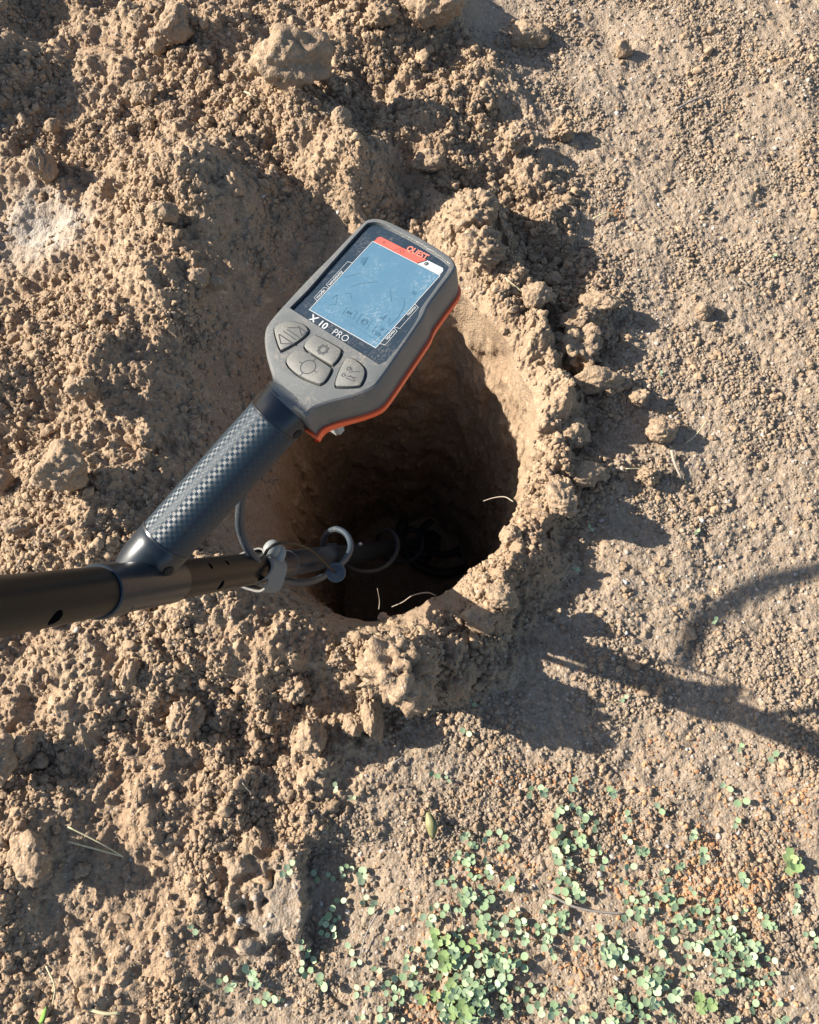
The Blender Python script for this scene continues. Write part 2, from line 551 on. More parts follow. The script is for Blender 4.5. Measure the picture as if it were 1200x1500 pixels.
# floor, then wall bottom to top, then outward
sf = np.linspace(0.04, 1, nfloor)[:, None]
Rf = (Rin*np.where(True, 0.80+0.12*sstep(0.0, 0.7, np.cos(th-0.05)), 0))[None, :]
xf = CX+np.cos(TH)*Rf*sf; yf = CY+np.sin(TH)*Rf*sf
zf = FLOOR_Z+0.012*fbm(xf*14, yf*14, 31)+bumps(xf, yf, 0.02, 0.4, 71)*0.7 + 0.04*sf**6
sw = np.linspace(1, 0, nwall+1)[1:-1][:, None]
zw = FLOOR_Z+0.04+(Zin[None, :]-FLOOR_Z-0.04)*(1-sw)
bell = sstep(0.0, 0.7, np.cos(TH-0.05))                  # the right wall is undercut below its lip
prof = 1-0.20*sw**0.8*(1-bell)+bell*(0.10*np.sqrt(sw)-0.18*sw*sw)
rw = Rin[None, :]*prof
arc = TH*0.19
wn_ = fbm(np.broadcast_to(arc*22, zw.shape), zw*9, 41, 4)*0.012+fbm(np.broadcast_to(arc*70, zw.shape), zw*45, 43, 3)*0.004-bumps(np.broadcast_to(arc, zw.shape).copy(), zw, 0.02, 0.35, 91)*0.35
rw = rw+wn_*np.minimum(1, sw*6+0.15)
xw = CX+np.cos(TH)*rw; yw = CY+np.sin(TH)*rw
# outside, in row chunks
T = outs[:, None]
ro = (Rin[None, :]+T)
xo = CX+np.cos(TH)*ro; yo = CY+np.sin(TH)*ro
PX, PY, _ = to_px(xo, yo)
pale_c = G(72, 345)


def outside(sl):
    r_, x_, y_, px_, py_ = (np.asarray(v[sl], np.float32) for v in (ro, xo, yo, PX, PY))
    t = np.clip((r_-Rin)/(Rcr-Rin), 0, 1)
    inner = Zin+(Hcr-Zin)*np.sin(t*math.pi/2)**0.85
    outer = Hcr*np.exp(-(np.maximum(0, r_-Rcr)/Wcr)**2)
    z = np.where(r_ < Rcr, inner, outer)
    flat = flat_mask(px_, py_)
    nearw = np.exp(-(np.maximum(0, r_-1.4)/0.5)**2)
    outw = sstep(0.0, 0.06, r_-Rin)
    rough = (1-flat)*(1-0.55*sstep(1130, 1290, py_))
    z = z+rough*0.022*sstep(0.0, 0.2, r_-Rcr)*nearw
    for c, rad, h in BL:
        z = z+h*np.exp(-((x_-c.x)**2+(y_-c.y)**2)/(rad*rad))*outw
    # low crust with a broken edge, lower bed to the right of it
    edge = 446+9*fbm(py_*0.035, py_*0+3, 51, 3)
    crust = sstep(-7, 7, edge-px_+6*fbm(px_*0.08, py_*0.08, 55, 2))*sstep(310, 400, px_+70*fbm(px_*0.03, py_*0.03, 53, 3))*sstep(1215, 1280, py_+40*fbm(px_*0.03, py_*0.03, 54, 3))*sstep(1420, 1365, py_+40*fbm(px_*0.03, py_*0.03, 56, 3))
    z = z+0.022*crust
    bed = sstep(-4, 6, px_-edge)*sstep(600, 500, px_)*sstep(1222, 1246, py_)*sstep(1420, 1370, py_)
    z = z-0.014*bed
    pale = np.exp(-((((x_-pale_c.x)/0.085)**2+((y_-pale_c.y)/0.085)**2)**1.5)*1.1)
    pale2 = np.exp(-(((px_-700)/55)**2+((py_-40)/45)**2))
    patch = sstep(-0.30, 0.40, fbm(x_*6+3, y_*6, 23, 3))      # crumbly here, smoother there
    smooth_spots = np.clip(1-0.9*pale-0.9*pale2-0.5*crust, 0.1, 1)
    wide = fbm(x_*9, y_*9, 21, 5, 0.55)
    sc_w = 1-sstep(0.15, 0.75, np.cos(th[None, :]-0.1))       # scraped left and near, crumbly on the right
    scoop = 1-sc_w*(1-sstep(0.0, 0.9, t))*0.75-(1-sc_w)*(1-sstep(0.0, 0.35, t))*0.6                       # the dug inner face is scraped smooth
    z = z+(0.3+0.7*smooth_spots)*wide*(0.006+0.015*rough)*scoop*nearw
    z = z+smooth_spots*fbm(x_*27, y_*27, 25, 4, 0.6)*(0.0028+0.0085*rough*(0.4+0.6*patch))*scoop*nearw
    z = z+(0.3+0.7*smooth_spots)*fbm(x_*80, y_*80, 27, 5, 0.65)*(0.0015+0.0024*rough)*scoop*nearw
    w1 = gnoise(x_*60, y_*60, 61); w2 = gnoise(x_*60+9, y_*60, 63); w3 = gnoise(x_*200, y_*200, 62); w4 = gnoise(x_*200+9, y_*200, 64)
    wx = x_+0.0025*w1+0.0015*w3; wy = y_+0.0025*w2+0.0015*w4
    amp = smooth_spots*scoop
    big = bumps(wx, wy, 0.050, 0.09*rough*patch, 101)*0.50
    med = bumps(wx+3, wy, 0.022, (0.05+0.32*rough)*(0.10+0.90*patch), 111)*(0.30+0.06*rough)
    sml = bumps(wx, wy+5, 0.0100, (0.34+0.21*rough)*(0.35+0.65*patch), 121)*(0.50-0.05*rough)
    tin = bumps(wx+7, wy+5, 0.0062, 0.45+0.35*patch, 131)*(0.60-0.25*rough)
    h = np.maximum(np.maximum(big, med*1.05), sml)+0.3*sml+tin*0.7
    z = z+h*amp*nearw
    pock = bumps(wx+11, wy+3, 0.026, 0.30*(1-flat)*np.exp(-((r_-Rcr)/0.05)**2), 141)
    z = z-pock*0.7*scoop*(1-sc_w)
    tn = np.clip(flat*0.85+0.15*fbm(x_*5, y_*5, 81, 3), 0, 1)
    dusty = sstep(-0.5, 0.5, fbm(x_*26, y_*26, 83, 4, 0.6))
    pl_ = np.clip(pale*1.15*(0.55+0.45*dusty)+0.22*pale2+0.16*crust*dusty, 0, 1)
    return [v.astype(np.float32) for v in (z, flat, t, patch, smooth_spots, tn, pl_)]


from concurrent.futures import ThreadPoolExecutor
CH = [slice(i, min(i+24, nout)) for i in range(0, nout, 24)]
outside(slice(0, 1))                       # fills the noise tables once
with ThreadPoolExecutor(4) as ex:
    res = list(ex.map(outside, CH))
zo, flat, t, patch, smooth_spots, tn_, pl_ = (np.concatenate([q[i] for q in res]) for i in range(7))

X = np.concatenate([xf, xw, xo]); Y = np.concatenate([yf, yw, yo]); Z = np.concatenate([zf, zw, zo])
NR = X.shape[0]
tint = np.zeros_like(X); paleA = np.zeros_like(X)
tint[-nout:] = tn_
paleA[-nout:] = pl_
co = np.stack([X.ravel(), Y.ravel(), Z.ravel()], 1)
cen_i = len(co)
co = np.concatenate([co, [[CX, CY, FLOOR_Z]]])
i0 = np.arange(NR-1)[:, None]*NT+np.arange(NT)[None, :]
i1 = np.arange(NR-1)[:, None]*NT+((np.arange(NT)+1) % NT)[None, :]
quads = np.stack([i0, i0+NT, i1+NT, i1], -1).reshape(-1, 4)
fan = np.stack([np.full(NT, cen_i), np.arange(NT), (np.arange(NT)+1) % NT], 1)
loops = np.concatenate([quads.ravel(), fan.ravel()]).astype(np.int32)
starts = np.concatenate([np.arange(len(quads))*4, len(quads)*4+np.arange(NT)*3]).astype(np.int32)
me = bpy.data.meshes.new('ground')
me.vertices.add(len(co)); me.vertices.foreach_set('co', co.astype(np.float32).ravel())
me.loops.add(len(loops)); me.loops.foreach_set('vertex_index', loops)
me.polygons.add(len(starts)); me.polygons.foreach_set('loop_start', starts)
me.polygons.foreach_set('use_smooth', np.ones(len(starts), bool))
me.update(calc_edges=True)
for nm, arr in (('tint', tint), ('pale', paleA)):
    a = me.attributes.new(nm, 'FLOAT', 'POINT')
    a.data.foreach_set('value', np.concatenate([arr.ravel(), [0]]).astype(np.float32))
me.materials.append(SOIL)
ground = bpy.data.objects.new('ground', me)
col.objects.link(ground)
tag(ground, 'dry tan crumbly soil with a deep dug hole and its raised rim', 'ground', kind='structure')

# look-up from photograph position to the visible ground point
vpx, vpy, vd = to_px(co[:-1, 0], co[:-1, 1], co[:-1, 2])
infr = (vpx > -60) & (vpx < 1260) & (vpy > -60) & (vpy < 1560)
idx = np.nonzero(infr)[0]
CS = 5
gw, gh = 1320//CS, 1620//CS
cell = ((vpy[idx]+60)//CS).astype(int)*gw+((vpx[idx]+60)//CS).astype(int)
order = np.lexsort((vd[idx], cell))
uc, first = np.unique(cell[order], return_index=True)
LOOK = dict(zip(uc.tolist(), idx[order][first].tolist()))


def surf(px, py):
    cx, cy = int((px+60)//CS), int((py+60)//CS)
    for rad in range(0, 8):
        best = None
        for a in range(-rad, rad+1):
            for b in range(-rad, rad+1):
                if max(abs(a), abs(b)) != rad: continue
                k = LOOK.get((cy+b)*gw+cx+a)
                if k is not None and (best is None or vd[k] < vd[best]): best = k
        if best is not None: return Vector(co[best])
    return G(px, py)


# ------------------------------------------------------------------ crumbs and pebbles lying everywhere (uncountable)
def rock_mesh(name, seed, mat, sub=2, squash=0.75, amp=0.28, crumbly=0.0):
    from mathutils import noise as mn
    rr = random.Random(seed)
    bm = bmesh.new()
    bmesh.ops.create_icosphere(bm, subdivisions=sub, radius=1)
    dirs = [(Vector((rr.gauss(0, 1), rr.gauss(0, 1), rr.gauss(0, 1))).normalized(), rr.uniform(0.5, 0.88)) for _ in range(8)]
    off = Vector((rr.uniform(-50, 50), rr.uniform(-50, 50), rr.uniform(-50, 50)))
    for v in bm.verts:
        p = v.co.copy()
        s = 1.0
        for d, c in dirs:
            k = p.dot(d)
            if k > c: s = min(s, 0.2+0.8*c/k)
        s *= 1+amp*mn.fractal(p*1.5+off, 0.8, 2.0, 5)
        if crumbly:
            s += crumbly*(0.42-mn.voronoi(p*3.2+off)[0][0])*0.42+crumbly*(0.4-mn.voronoi(p*7.5+off)[0][0])*0.20
            s += crumbly*0.05*mn.noise(p*17+off)
        v.co = Vector((p.x*s, p.y*s, p.z*s*squash))
    me = bpy.data.meshes.new(name)
    bm.to_mesh(me); bm.free()
    me.polygons.foreach_set('use_smooth', [True]*len(me.polygons))
    me.materials.append(mat)
    return me


def scatter(name, label, cat, mat, count, weight, rlo, rhi, power, seed, nvar=6, sub=2, squash=0.75, amp=0.28, sink=0.1, crumbly=0.0):
    """one 'stuff' object: geometry-node instances of a few grain shapes on ground points"""
    rg = np.random.default_rng(seed)
    w = weight*CELL
    w = w/w.sum()
    pick = rg.choice(len(w), size=count, p=w)
    pos = co[OUTIDX[pick]].copy()
    pos[:, :2] += rg.uniform(-0.0012, 0.0012, (count, 2))
    size = rlo+(rhi-rlo)*rg.random(count)**power
    pos[:, 2] -= size*sink
    me = bpy.data.meshes.new(name)
    me.vertices.add(count); me.vertices.foreach_set('co', pos.astype(np.float32).ravel())
    sx = size[:, None]*rg.uniform(0.75, 1.25, (count, 3))
    a = me.attributes.new('g_scale', 'FLOAT_VECTOR', 'POINT'); a.data.foreach_set('vector', sx.astype(np.float32).ravel())
    rot = np.stack([rg.uniform(-0.5, 0.5, count), rg.uniform(-0.5, 0.5, count), rg.uniform(0, 6.28, count)], 1)
    a = me.attributes.new('g_rot', 'FLOAT_VECTOR', 'POINT'); a.data.foreach_set('vector', rot.astype(np.float32).ravel())
    a = me.attributes.new('g_idx', 'INT', 'POINT'); a.data.foreach_set('value', rg.integers(0, nvar, count).astype(np.int32))
    me.materials.append(mat)
    o = bpy.data.objects.new(name, me); col.objects.link(o)
    tag(o, label, cat, kind='stuff')
    src = bpy.data.collections.new(name+'_shapes')
    for k in range(nvar):
        src.objects.link(bpy.data.objects.new('grain_shape', rock_mesh('grain_shape', seed*10+k, mat, sub, squash, amp, crumbly)))
    ng = bpy.data.node_groups.new(name, 'GeometryNodeTree')
    ng.interface.new_socket('Geometry', in_out='INPUT', socket_type='NodeSocketGeometry')
    ng.interface.new_socket('Geometry', in_out='OUTPUT', socket_type='NodeSocketGeometry')
    gi = ng.nodes.new('NodeGroupInput'); go = ng.nodes.new('NodeGroupOutput')
    ci = ng.nodes.new('GeometryNodeCollectionInfo'); ci.inputs[0].default_value = src; ci.inputs[1].default_value = True; ci.inputs[2].default_value = True
    ip = ng.nodes.new('GeometryNodeInstanceOnPoints')
    def attr(nm, ty):
        n = ng.nodes.new('GeometryNodeInputNamedAttribute'); n.data_type = ty; n.inputs[0].default_value = nm; return n.outputs[0]
    ng.links.new(gi.outputs[0], ip.inputs['Points']); ng.links.new(ci.outputs[0], ip.inputs['Instance'])
    ip.inputs['Pick Instance'].default_value = True
    ng.links.new(attr('g_idx', 'INT'), ip.inputs['Instance Index'])
    er = ng.nodes.new('FunctionNodeEulerToRotation'); ng.links.new(attr('g_rot', 'FLOAT_VECTOR'), er.inputs[0])
    ng.links.new(er.outputs[0], ip.inputs['Rotation'])
    ng.links.new(attr('g_scale', 'FLOAT_VECTOR'), ip.inputs['Scale'])
    ng.links.new(ip.outputs[0], go.inputs[0])
    md = o.modifiers.new('grains', 'NODES'); md.node_group = ng
    return o


base_i = (NR-nout)*NT
ns = len(steps)
OUTIDX = base_i+np.arange(ns*NT)
dr = np.gradient(np.array(steps))[:, None]
CELL = (dr*ro[:ns]*2*math.pi/NT).ravel()
fl = flat[:ns].ravel(); pxs = PX[:ns].ravel(); pys = PY[:ns].ravel(); tt = t[:ns].ravel(); pt = patch[:ns].ravel()
seen = ((pxs > -90) & (pxs < 1290) & (pys > -80) & (pys < 1580)).astype(float)
sm = smooth_spots[:ns].ravel()**2
cosr = np.broadcast_to(np.cos(th[None, :]-0.1), ro[:ns].shape).ravel()
slope_ok = np.where(tt < 0.5, np.where(cosr > 0.3, 0.8, 0.30), 1.0)
scatter('soil_crumbs', 'small loose tan soil crumbs strewn over the dug earth', 'soil', CRUMB, 82000, seen*sm*slope_ok*(1-0.80*fl)*(0.08+0.92*pt**1.6), 0.0009, 0.0060, 3.8, 3, 10, 3, 0.85, 0.34, 0.0, 0.7)
scatter('coarse_crumbs', 'coarser crumbly soil lumps strewn over the dug earth', 'soil', CRUMB, 3200, seen*sm*slope_ok*(1-0.90*fl)*(0.05+0.95*pt**1.6), 0.0035, 0.0115, 2.4, 13, 10, 3, 0.85, 0.34, 0.0, 0.8)
scatter('fine_grit', 'fine tan grit covering the trodden bare ground', 'grit', GRIT, 105000, seen*sm*slope_ok*(0.40+0.7*fl)*(0.10+0.90*pt**1.5), 0.0008, 0.0046, 3.6, 4, 8, 2, 0.8, 0.34, 0.0, 0.5)
scatter('pebbles', 'tiny pale grey and orange pebbles on the bare ground', 'pebbles', M_PEBBLE, 3000, seen*(0.10+fl)*slope_ok, 0.0016, 0.0050, 2.6, 6, 6, 2, 0.7, 0.16, 0.1)
mossw = np.zeros_like(pxs)
for a, b, rx, ry, k in ((1060, 1310, 60, 30, 1), (1035, 1260, 18, 30, .8), (1100, 1345, 30, 30, .8), (640, 1490, 40, 20, .7), (690, 1275, 25, 18, .6), (960, 1110, 20, 20, .3), (770, 1140, 60, 20, .3), (925, 1200, 30, 40, .3), (905, 310, 12, 10, 1.2), (850, 1410, 40, 20, .3), (1110, 1470, 40, 30, .3), (740, 1270, 40, 20, .3), (1180, 1170, 30, 60, .25), (850, 1300, 180, 120, .10), (1050, 1250, 120, 120, .12), (680, 1400, 90, 90, .12)):
    mossw += k*np.exp(-((pxs-a)/rx)**2-((pys-b)/ry)**2)
scatter('dry_moss_crumbs', 'orange brown dry moss crumbs among the seedlings', 'moss', M_MOSS, 2400, seen*mossw, 0.0011, 0.0040, 1.8, 8, 6, 2, 0.7, 0.7, 0.0)

# ------------------------------------------------------------------ clods and stones
def clod(px, py, wpx, hpx, label, seed, squash=0.7, rot=0.0, cat='clod', name='soil_clod', mat=None, sub=4, amp=0.30, sink=0.07, crumbly=0.5, group='large clods of dug soil'):
    p = surf(px, py)
    d = (p-CAM).dot(FWD)
    k = d/FPX
    me_ = rock_mesh(name, seed, mat or CLOD, sub, 1.0, amp, 0.0 if name == 'stone' else crumbly)
    ax, ay = wpx*0.57*k, hpx*0.57*k
    az = (ax+ay)/2*squash*1.15
    M = Matrix.Rotation(rot, 4, 'Z') @ Matrix.Diagonal((ax, ay, az, 1))
    me_.transform(M)
    zmin = min(v.co.z for v in me_.vertices)
    me_.transform(Matrix.Translation((0, 0, -zmin*(1-2*sink))))
    o = bpy.data.objects.new(name, me_); col.objects.link(o)
    o.location = p-Vector((0, 0, 0.004))
    tag(o, label, cat, group)
    return o


BIGCLODS = [
    (100, 697, 80, 68, 'large rounded pale clod alone on the slope left of the carbon handle', 0.8),
    (432, 118, 100, 82, 'largest angular brown clod with a dark shaded face, top centre left', 0.75),
    (636, 20, 70, 60, 'brown clod cut by the top edge beside the smooth shaded patch', 0.8),
    (772, 58, 48, 40, 'smooth domed clod alone on the flat ground near the top edge', 0.6),
    (503, 178, 30, 26, 'small pale angular stone right of the big top clod', 0.8),
    (632, 245, 50, 34, 'flat topped ochre clod above the control box', 0.7),
    (690, 318, 60, 55, 'craggy clod at the upper end of the right rim', 0.9),
    (705, 372, 66, 60, 'crumbly lump on the rim touching the control box corner', 0.85),
    (782, 442, 48, 40, 'rough clod on the right rim below the short straw', 0.8),
    (882, 445, 50, 34, 'pale flat clod farther right of two lying side by side', 0.6),
    (848, 474, 58, 36, 'elongated crumbly clod resting on the right rim end', 0.65),
    (835, 515, 80, 80, 'broad blocky clod forming the right shoulder of the rim', 0.7),
    (870, 555, 70, 36, 'dark flat clod lying in the shade right of the rim', 0.6),
    (938, 582, 30, 28, 'small brown clod at the edge of the rim shadow', 0.9),
    (838, 640, 56, 46, 'pitted dark lump jutting from the right rim', 0.8),
    (850, 690, 62, 40, 'grey crusted slab leaning on the outer right rim', 0.55),
    (968, 632, 48, 36, 'tan clod with a pale root sticking out of it', 0.8),
    (952, 697, 34, 26, 'small crumbly clod just left of the pale root', 0.8),
    (818, 738, 50, 44, 'rounded lump on the rim beside the hanging root', 0.8),
    (806, 405, 24, 22, 'reddish dark clod in the shade behind the rim', 0.9),
    (580, 985, 130, 105, 'wide overhanging lump of soil on the near rim', 0.8),
    (668, 980, 62, 78, 'upright crumbly block at the right end of the near rim', 0.95),
    (545, 1052, 30, 62, 'tall narrow clod leaning below the near rim', 0.9),
    (520, 1060, 36, 34, 'squat clod beside the tall narrow one below the near rim', 0.8),
    (459, 1078, 40, 56, 'pear shaped clod standing below the hole', 0.85),
    (275, 1050, 42, 58, 'smooth oval clod standing in the crumbly soil below the shaft', 0.85),
    (198, 982, 24, 44, 'small upright clod under the left end of the shaft', 0.85),
    (0, 1112, 42, 58, 'brown clod cut by the left edge of the photograph', 0.8),
    (38, 1095, 30, 28, 'small clod next to the one on the left edge', 0.8),
    (0, 705, 36, 36, 'round clod on the left edge level with the large pale clod', 0.8),
    (224, 645, 32, 42, 'pointed clod on the shaded slope above the carbon handle', 0.9),
    (210, 668, 22, 18, 'small crumb clod below the pointed clod', 0.8),
    (122, 573, 40, 36, 'round clod above the large pale clod', 0.8),
    (38, 778, 40, 36, 'brown clod low on the left near the shaft', 0.8),
    (290, 410, 34, 26, 'half buried stone lump on the mound left of the control box', 0.7),
    (315, 416, 40, 20, 'smooth flat stone set in the mound slope', 0.55),
    (236, 316, 42, 28, 'shaded wedge clod on top of the left mound', 0.8),
    (74, 258, 34, 48, 'jagged clod casting a shadow above the pale patch', 0.9),
    (78, 187, 22, 20, 'small round pale stone in the upper left', 0.85),
    (216, 146, 36, 28, 'dark topped clod with a long shadow in the upper left', 0.85),
    (258, 52, 46, 50, 'lumpy clod near the top edge, left of centre', 0.8),
    (232, 72, 24, 26, 'small clod beside the lumpy one near the top edge', 0.8),
    (555, 42, 44, 34, 'brown block near the top edge, centre', 0.8),
    (820, 202, 32, 30, 'crumbly clod with a shadow pointing at the flat ground', 0.9),
    (750, 212, 34, 28, 'clod at the end of the crumbly spoil, upper right of the box', 0.8),
    (905, 78, 28, 20, 'little clod with a dark side on the flat upper right ground', 0.9),
    (862, 455 - 0, 20, 16, 'tiny clod between the two flat clods by the rim', 0.8),
    (1028, 455, 24, 22, 'single clod on the bare ground right of the flat clods', 0.85),
    (730, 875, 44, 36, 'lump on the lower right rim', 0.8),
    (700, 905, 50, 36, 'shaded slab at the lower right rim', 0.7),
    (50, 1255, 66, 60, 'big eroded lump low on the left', 0.6),
    (745, 785, 34, 30, 'small knob on the inner right rim', 0.8),
    (432, 1012, 40, 44, 'crumbly lump below the smooth scoop', 0.85),
    (500, 962, 36, 34, 'small block left of the overhanging near rim lump', 0.85),
]
for i, (a, b, w_, h_, lab, sq) in enumerate(BIGCLODS):
    pale_stone = 'stone' in lab
    clod(a, b, w_, h_, lab, sink=0.30 if ('rim' in lab or 'shoulder' in lab) else 0.07, seed=300+i*7, squash=sq, rot=random.uniform(0, 6.28) if abs(w_-h_) < 8 else random.uniform(-0.2, 0.2),
         cat='stone' if pale_stone else 'clod', name='stone' if pale_stone else 'soil_clod',
         amp=0.16 if pale_stone else 0.26, sub=5 if max(w_, h_) > 28 else 4, crumbly=1.0 if 'crumbly' in lab or 'craggy' in lab or 'overhang' in lab or 'block' in lab else 0.26, group='stones' if pale_stone else 'large clods of dug soil')

def clod_label(px, py, s, flat_):
    size = 'fist-sized' if False else ('bigger' if s > 0.0105 else 'small')
    if flat_:
        w_ = 'on the bare ground beside the rim shadow' if px < 1000 and 350 < py < 950 else ('on the flat ground at the upper right' if py < 600 else ('on the bare ground round the shaft shadow' if py < 1120 else 'on the soil among the seedlings'))
        return size+' loose clod '+w_, 'loose clods '+w_
    if py < 160: w_ = 'on the spoil along the top, '+('left of' if px < 430 else 'right of')+' the biggest clod'
    elif py < 420: w_ = 'on the spoil left of the control box' if px < 470 else 'on the spoil above and right of the control box'
    elif px > 560 and py < 900: w_ = 'on the right rim of the hole'
    elif py < 640: w_ = 'on the mound left of the grip'
    elif py < 850: w_ = 'on the soil between the large pale clod and the shaft'
    elif py < 1080: w_ = 'on the crumbly soil just below the shaft' if px < 420 else 'on the near rim of the hole'
    elif py < 1230: w_ = 'on the crumbly soil above the crossed straws'
    else: w_ = 'on the soil at the lower left below the straws'
    return size+' loose clod '+w_, 'loose clods '+w_


# middle-sized loose clods: copies of ten shapes
VAR = [rock_mesh('loose_clod', 900+k, LOOSE, 3, 0.85, 0.36, 0.9) for k in range(10)]
wsum = seen*(1-fl)*slope_ok*sm*(0.25+pt)*((pxs > 5) & (pxs < 1195) & (pys > 5) & (pys < 1495))*CELL
rg = np.random.default_rng(77)
pk = rg.choice(len(wsum), size=290, p=wsum/wsum.sum())
for k, j in enumerate(pk):
    o = bpy.data.objects.new('loose_clod', VAR[k % 10]); col.objects.link(o)
    s = 0.0068+0.0085*rg.random()**2.0
    o.location = co[OUTIDX[j]]-np.array([0, 0, 0.15*s])
    o.rotation_euler = (rg.uniform(-0.6, 0.6), rg.uniform(-0.6, 0.6), rg.uniform(0, 6.28))
    o.scale = (s*rg.uniform(0.8, 1.3), s*rg.uniform(0.8, 1.2), s*rg.uniform(0.8, 1.1))
    lab_, grp_ = clod_label(pxs[j], pys[j], s, False); tag(o, lab_, 'clod', grp_)
wsum = seen*fl*sm*((pxs > 5) & (pxs < 1195) & (pys > 5) & (pys < 1495))*CELL
pk = rg.choice(len(wsum), size=70, p=wsum/wsum.sum())
for k, j in enumerate(pk):
    o = bpy.data.objects.new('loose_clod', VAR[k % 10]); col.objects.link(o)
    s = 0.005+0.006*rg.random()**2
    o.location = co[OUTIDX[j]]-np.array([0, 0, 0.1*s])
    o.rotation_euler = (rg.uniform(-0.6, 0.6), rg.uniform(-0.6, 0.6), rg.uniform(0, 6.28))
    o.scale = (s*rg.uniform(0.8, 1.3), s*rg.uniform(0.8, 1.2), s*rg.uniform(0.8, 1.1))
    lab_, grp_ = clod_label(pxs[j], pys[j], s*1.4, True); tag(o, lab_, 'clod', grp_)
# ------------------------------------------------------------------ the metal detector standing in the hole
def S(d):
    """centre line of the straight shaft"""
    return P(775-237.0/d, 773+35.2/d, d)


SAX = (S(1.0)-S(0.5)).normalized()
KD = 1.45          # drawn at 1/KD, then set to its real size
COILC = P(648, 786, 1.655)
DET = empty('metal_detector', COILC,
            'black metal detector with grey and orange control box, its shaft down in the hole', 'metal detector')


def lathe(axis_pts, radii, n=32):
    return tube_geo(axis_pts, radii, n)


def boolean_cut(o, cutters):
    for c in cutters:
        md = o.modifiers.new('cut', 'BOOLEAN'); md.operation = 'DIFFERENCE'; md.solver = 'EXACT'; md.object = c
    bpy.context.view_layer.update()
    dg = bpy.context.evaluated_depsgraph_get()
    me_ = bpy.data.meshes.new_from_object(o.evaluated_get(dg))
    o.modifiers.clear()
    old = o.data; o.data = me_
    me_.name = old.name
    for c in cutters:
        bpy.data.objects.remove(c, do_unlink=True)
    return o


def cyl_hit(px, py, rad):
    """point and normal where the sight line px,py meets the shaft tube"""
    rd = (P(px, py, 1.0)-CAM).normalized(); a0 = S(0.5)
    q = CAM-a0; dd = rd-SAX*rd.dot(SAX); qq = q-SAX*q.dot(SAX)
    A = dd.dot(dd); B = 2*dd.dot(qq); C = qq.dot(qq)-rad*rad
    disc = max(0, B*B-4*A*C)
    h = CAM+rd*((-B-math.sqrt(disc))/(2*A))
    n = (h-a0); n = (n-SAX*n.dot(SAX)).normalized()
    return h, n


def cutter(px, py, rad, r):
    h, n = cyl_hit(px, py, rad)
    V, F = tube_geo([h+n*0.004, h-n*0.007], r, 20)
    return mk('cutter', V, F, M_BLACK, None, True)


def shaft_part(name, d0, d1, r, mat, holes=(), rings=2):
    pts = [S(d0+(d1-d0)*k/(rings-1)) for k in range(rings)]
    b = 0.0007
    a0, a1 = pts[0], pts[-1]; ax = (a1-a0).normalized()
    pts = [a0, a0+ax*b] + pts[1:-1] + [a1-ax*b, a1]
    rad = [r-b] + [r]*(len(pts)-2) + [r-b]
    V, F = tube_geo(pts, rad, 40)
    o = mk(name, V, F, mat, DET)
    if holes:
        boolean_cut(o, [cutter(hx, hy, r, hr) for hx, hy, hr in holes])
    return sharp(o, 40)


shaft_part('upper_tube', 0.03, 0.386, 0.0120, M_TUBE, [(82, 906, 0.0040)])
shaft_part('tube_collar', 0.374, 0.390, 0.0134, M_COLLAR)
shaft_part('handle_coupling', 0.388, 0.452, 0.0127, M_COLLAR, [(190, 893, 0.0026)])
shaft_part('middle_tube', 0.450, 0.612, 0.0117, M_TUBE, [(268, 877, 0.0025), (324, 858, 0.0036), (309, 829, 0.0022), (333, 824, 0.0022)])
shaft_part('lower_tube', 0.606, 1.62, 0.0112, M_COLLAR, [], 6)
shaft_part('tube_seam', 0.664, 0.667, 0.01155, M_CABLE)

# grip rising from the coupling to the control box
GL = P(207, 832, 0.428); GE = P(424, 592, 0.4145)
GAX = (GE-GL).normalized(); GLEN = (GE-GL).length


def gp(t): return GL+GAX*(GLEN*t)


def grip_part(name, ts, rs, mat, n=48):
    V, F = tube_geo([gp(a) for a in ts], rs, n)
    return sharp(mk(name, V, F, mat, DET), 40)


grip_part('grip_root', [-0.05, 0.0, 0.06, 0.12, 0.17, 0.175], [0.0125, 0.0140, 0.0149, 0.0151, 0.0151, 0.0146], M_COLLAR)
grip_part('grip_ring', [0.172, 0.174, 0.184, 0.186], [0.0150, 0.01535, 0.01535, 0.0150], M_COLLAR)
grip_part('grip_cap', [0.895, 0.897, 0.906, 0.908, 0.93, 1.0, 1.01], [0.0150, 0.01545, 0.01545, 0.0151, 0.0153, 0.0154, 0.0149], M_COLLAR)
# carbon sleeve with its own UV so that the weave runs round and along
n = 72; ts = np.linspace(0.184, 0.897, 30)
V, F = tube_geo([gp(a) for a in ts], 0.01495, n, caps=False)
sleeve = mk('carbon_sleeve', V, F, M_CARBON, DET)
uvl = sleeve.data.uv_layers.new(name='UVMap')
for poly in sleeve.data.polygons:
    i = poly.vertices[0]//n
    for li in poly.loop_indices:
        vi = sleeve.data.loops[li].vertex_index
        row, k = divmod(vi, n)
        kk = k if k != 0 or poly.vertices[0] % n == 0 else n
        uvl.data[li].uv = (kk/n*48.0, (ts[row]-ts[0])*GLEN/0.0020)
# button hole near the top of the grip
gx, gy, _ = frame_of(GAX)
toc = (CAM-gp(0.9)); toc = (toc-GAX*toc.dot(GAX)).normalized(); side = GAX.cross(toc)
if side.dot(RIGHT) < 0: side = -side
for tt_, an in ((0.935, 62), (0.10, 50)):
    nrm = toc*math.cos(math.radians(an))+side*math.sin(math.radians(an))
    c = gp(tt_)+nrm*0.0150
    V, F = tube_geo([c-nrm*0.003, c+nrm*0.00045, c+nrm*0.0006], [0.0030, 0.0030, 0.0024], 20)
    sharp(mk('push_button', V, F, M_BLACK, DET), 40)


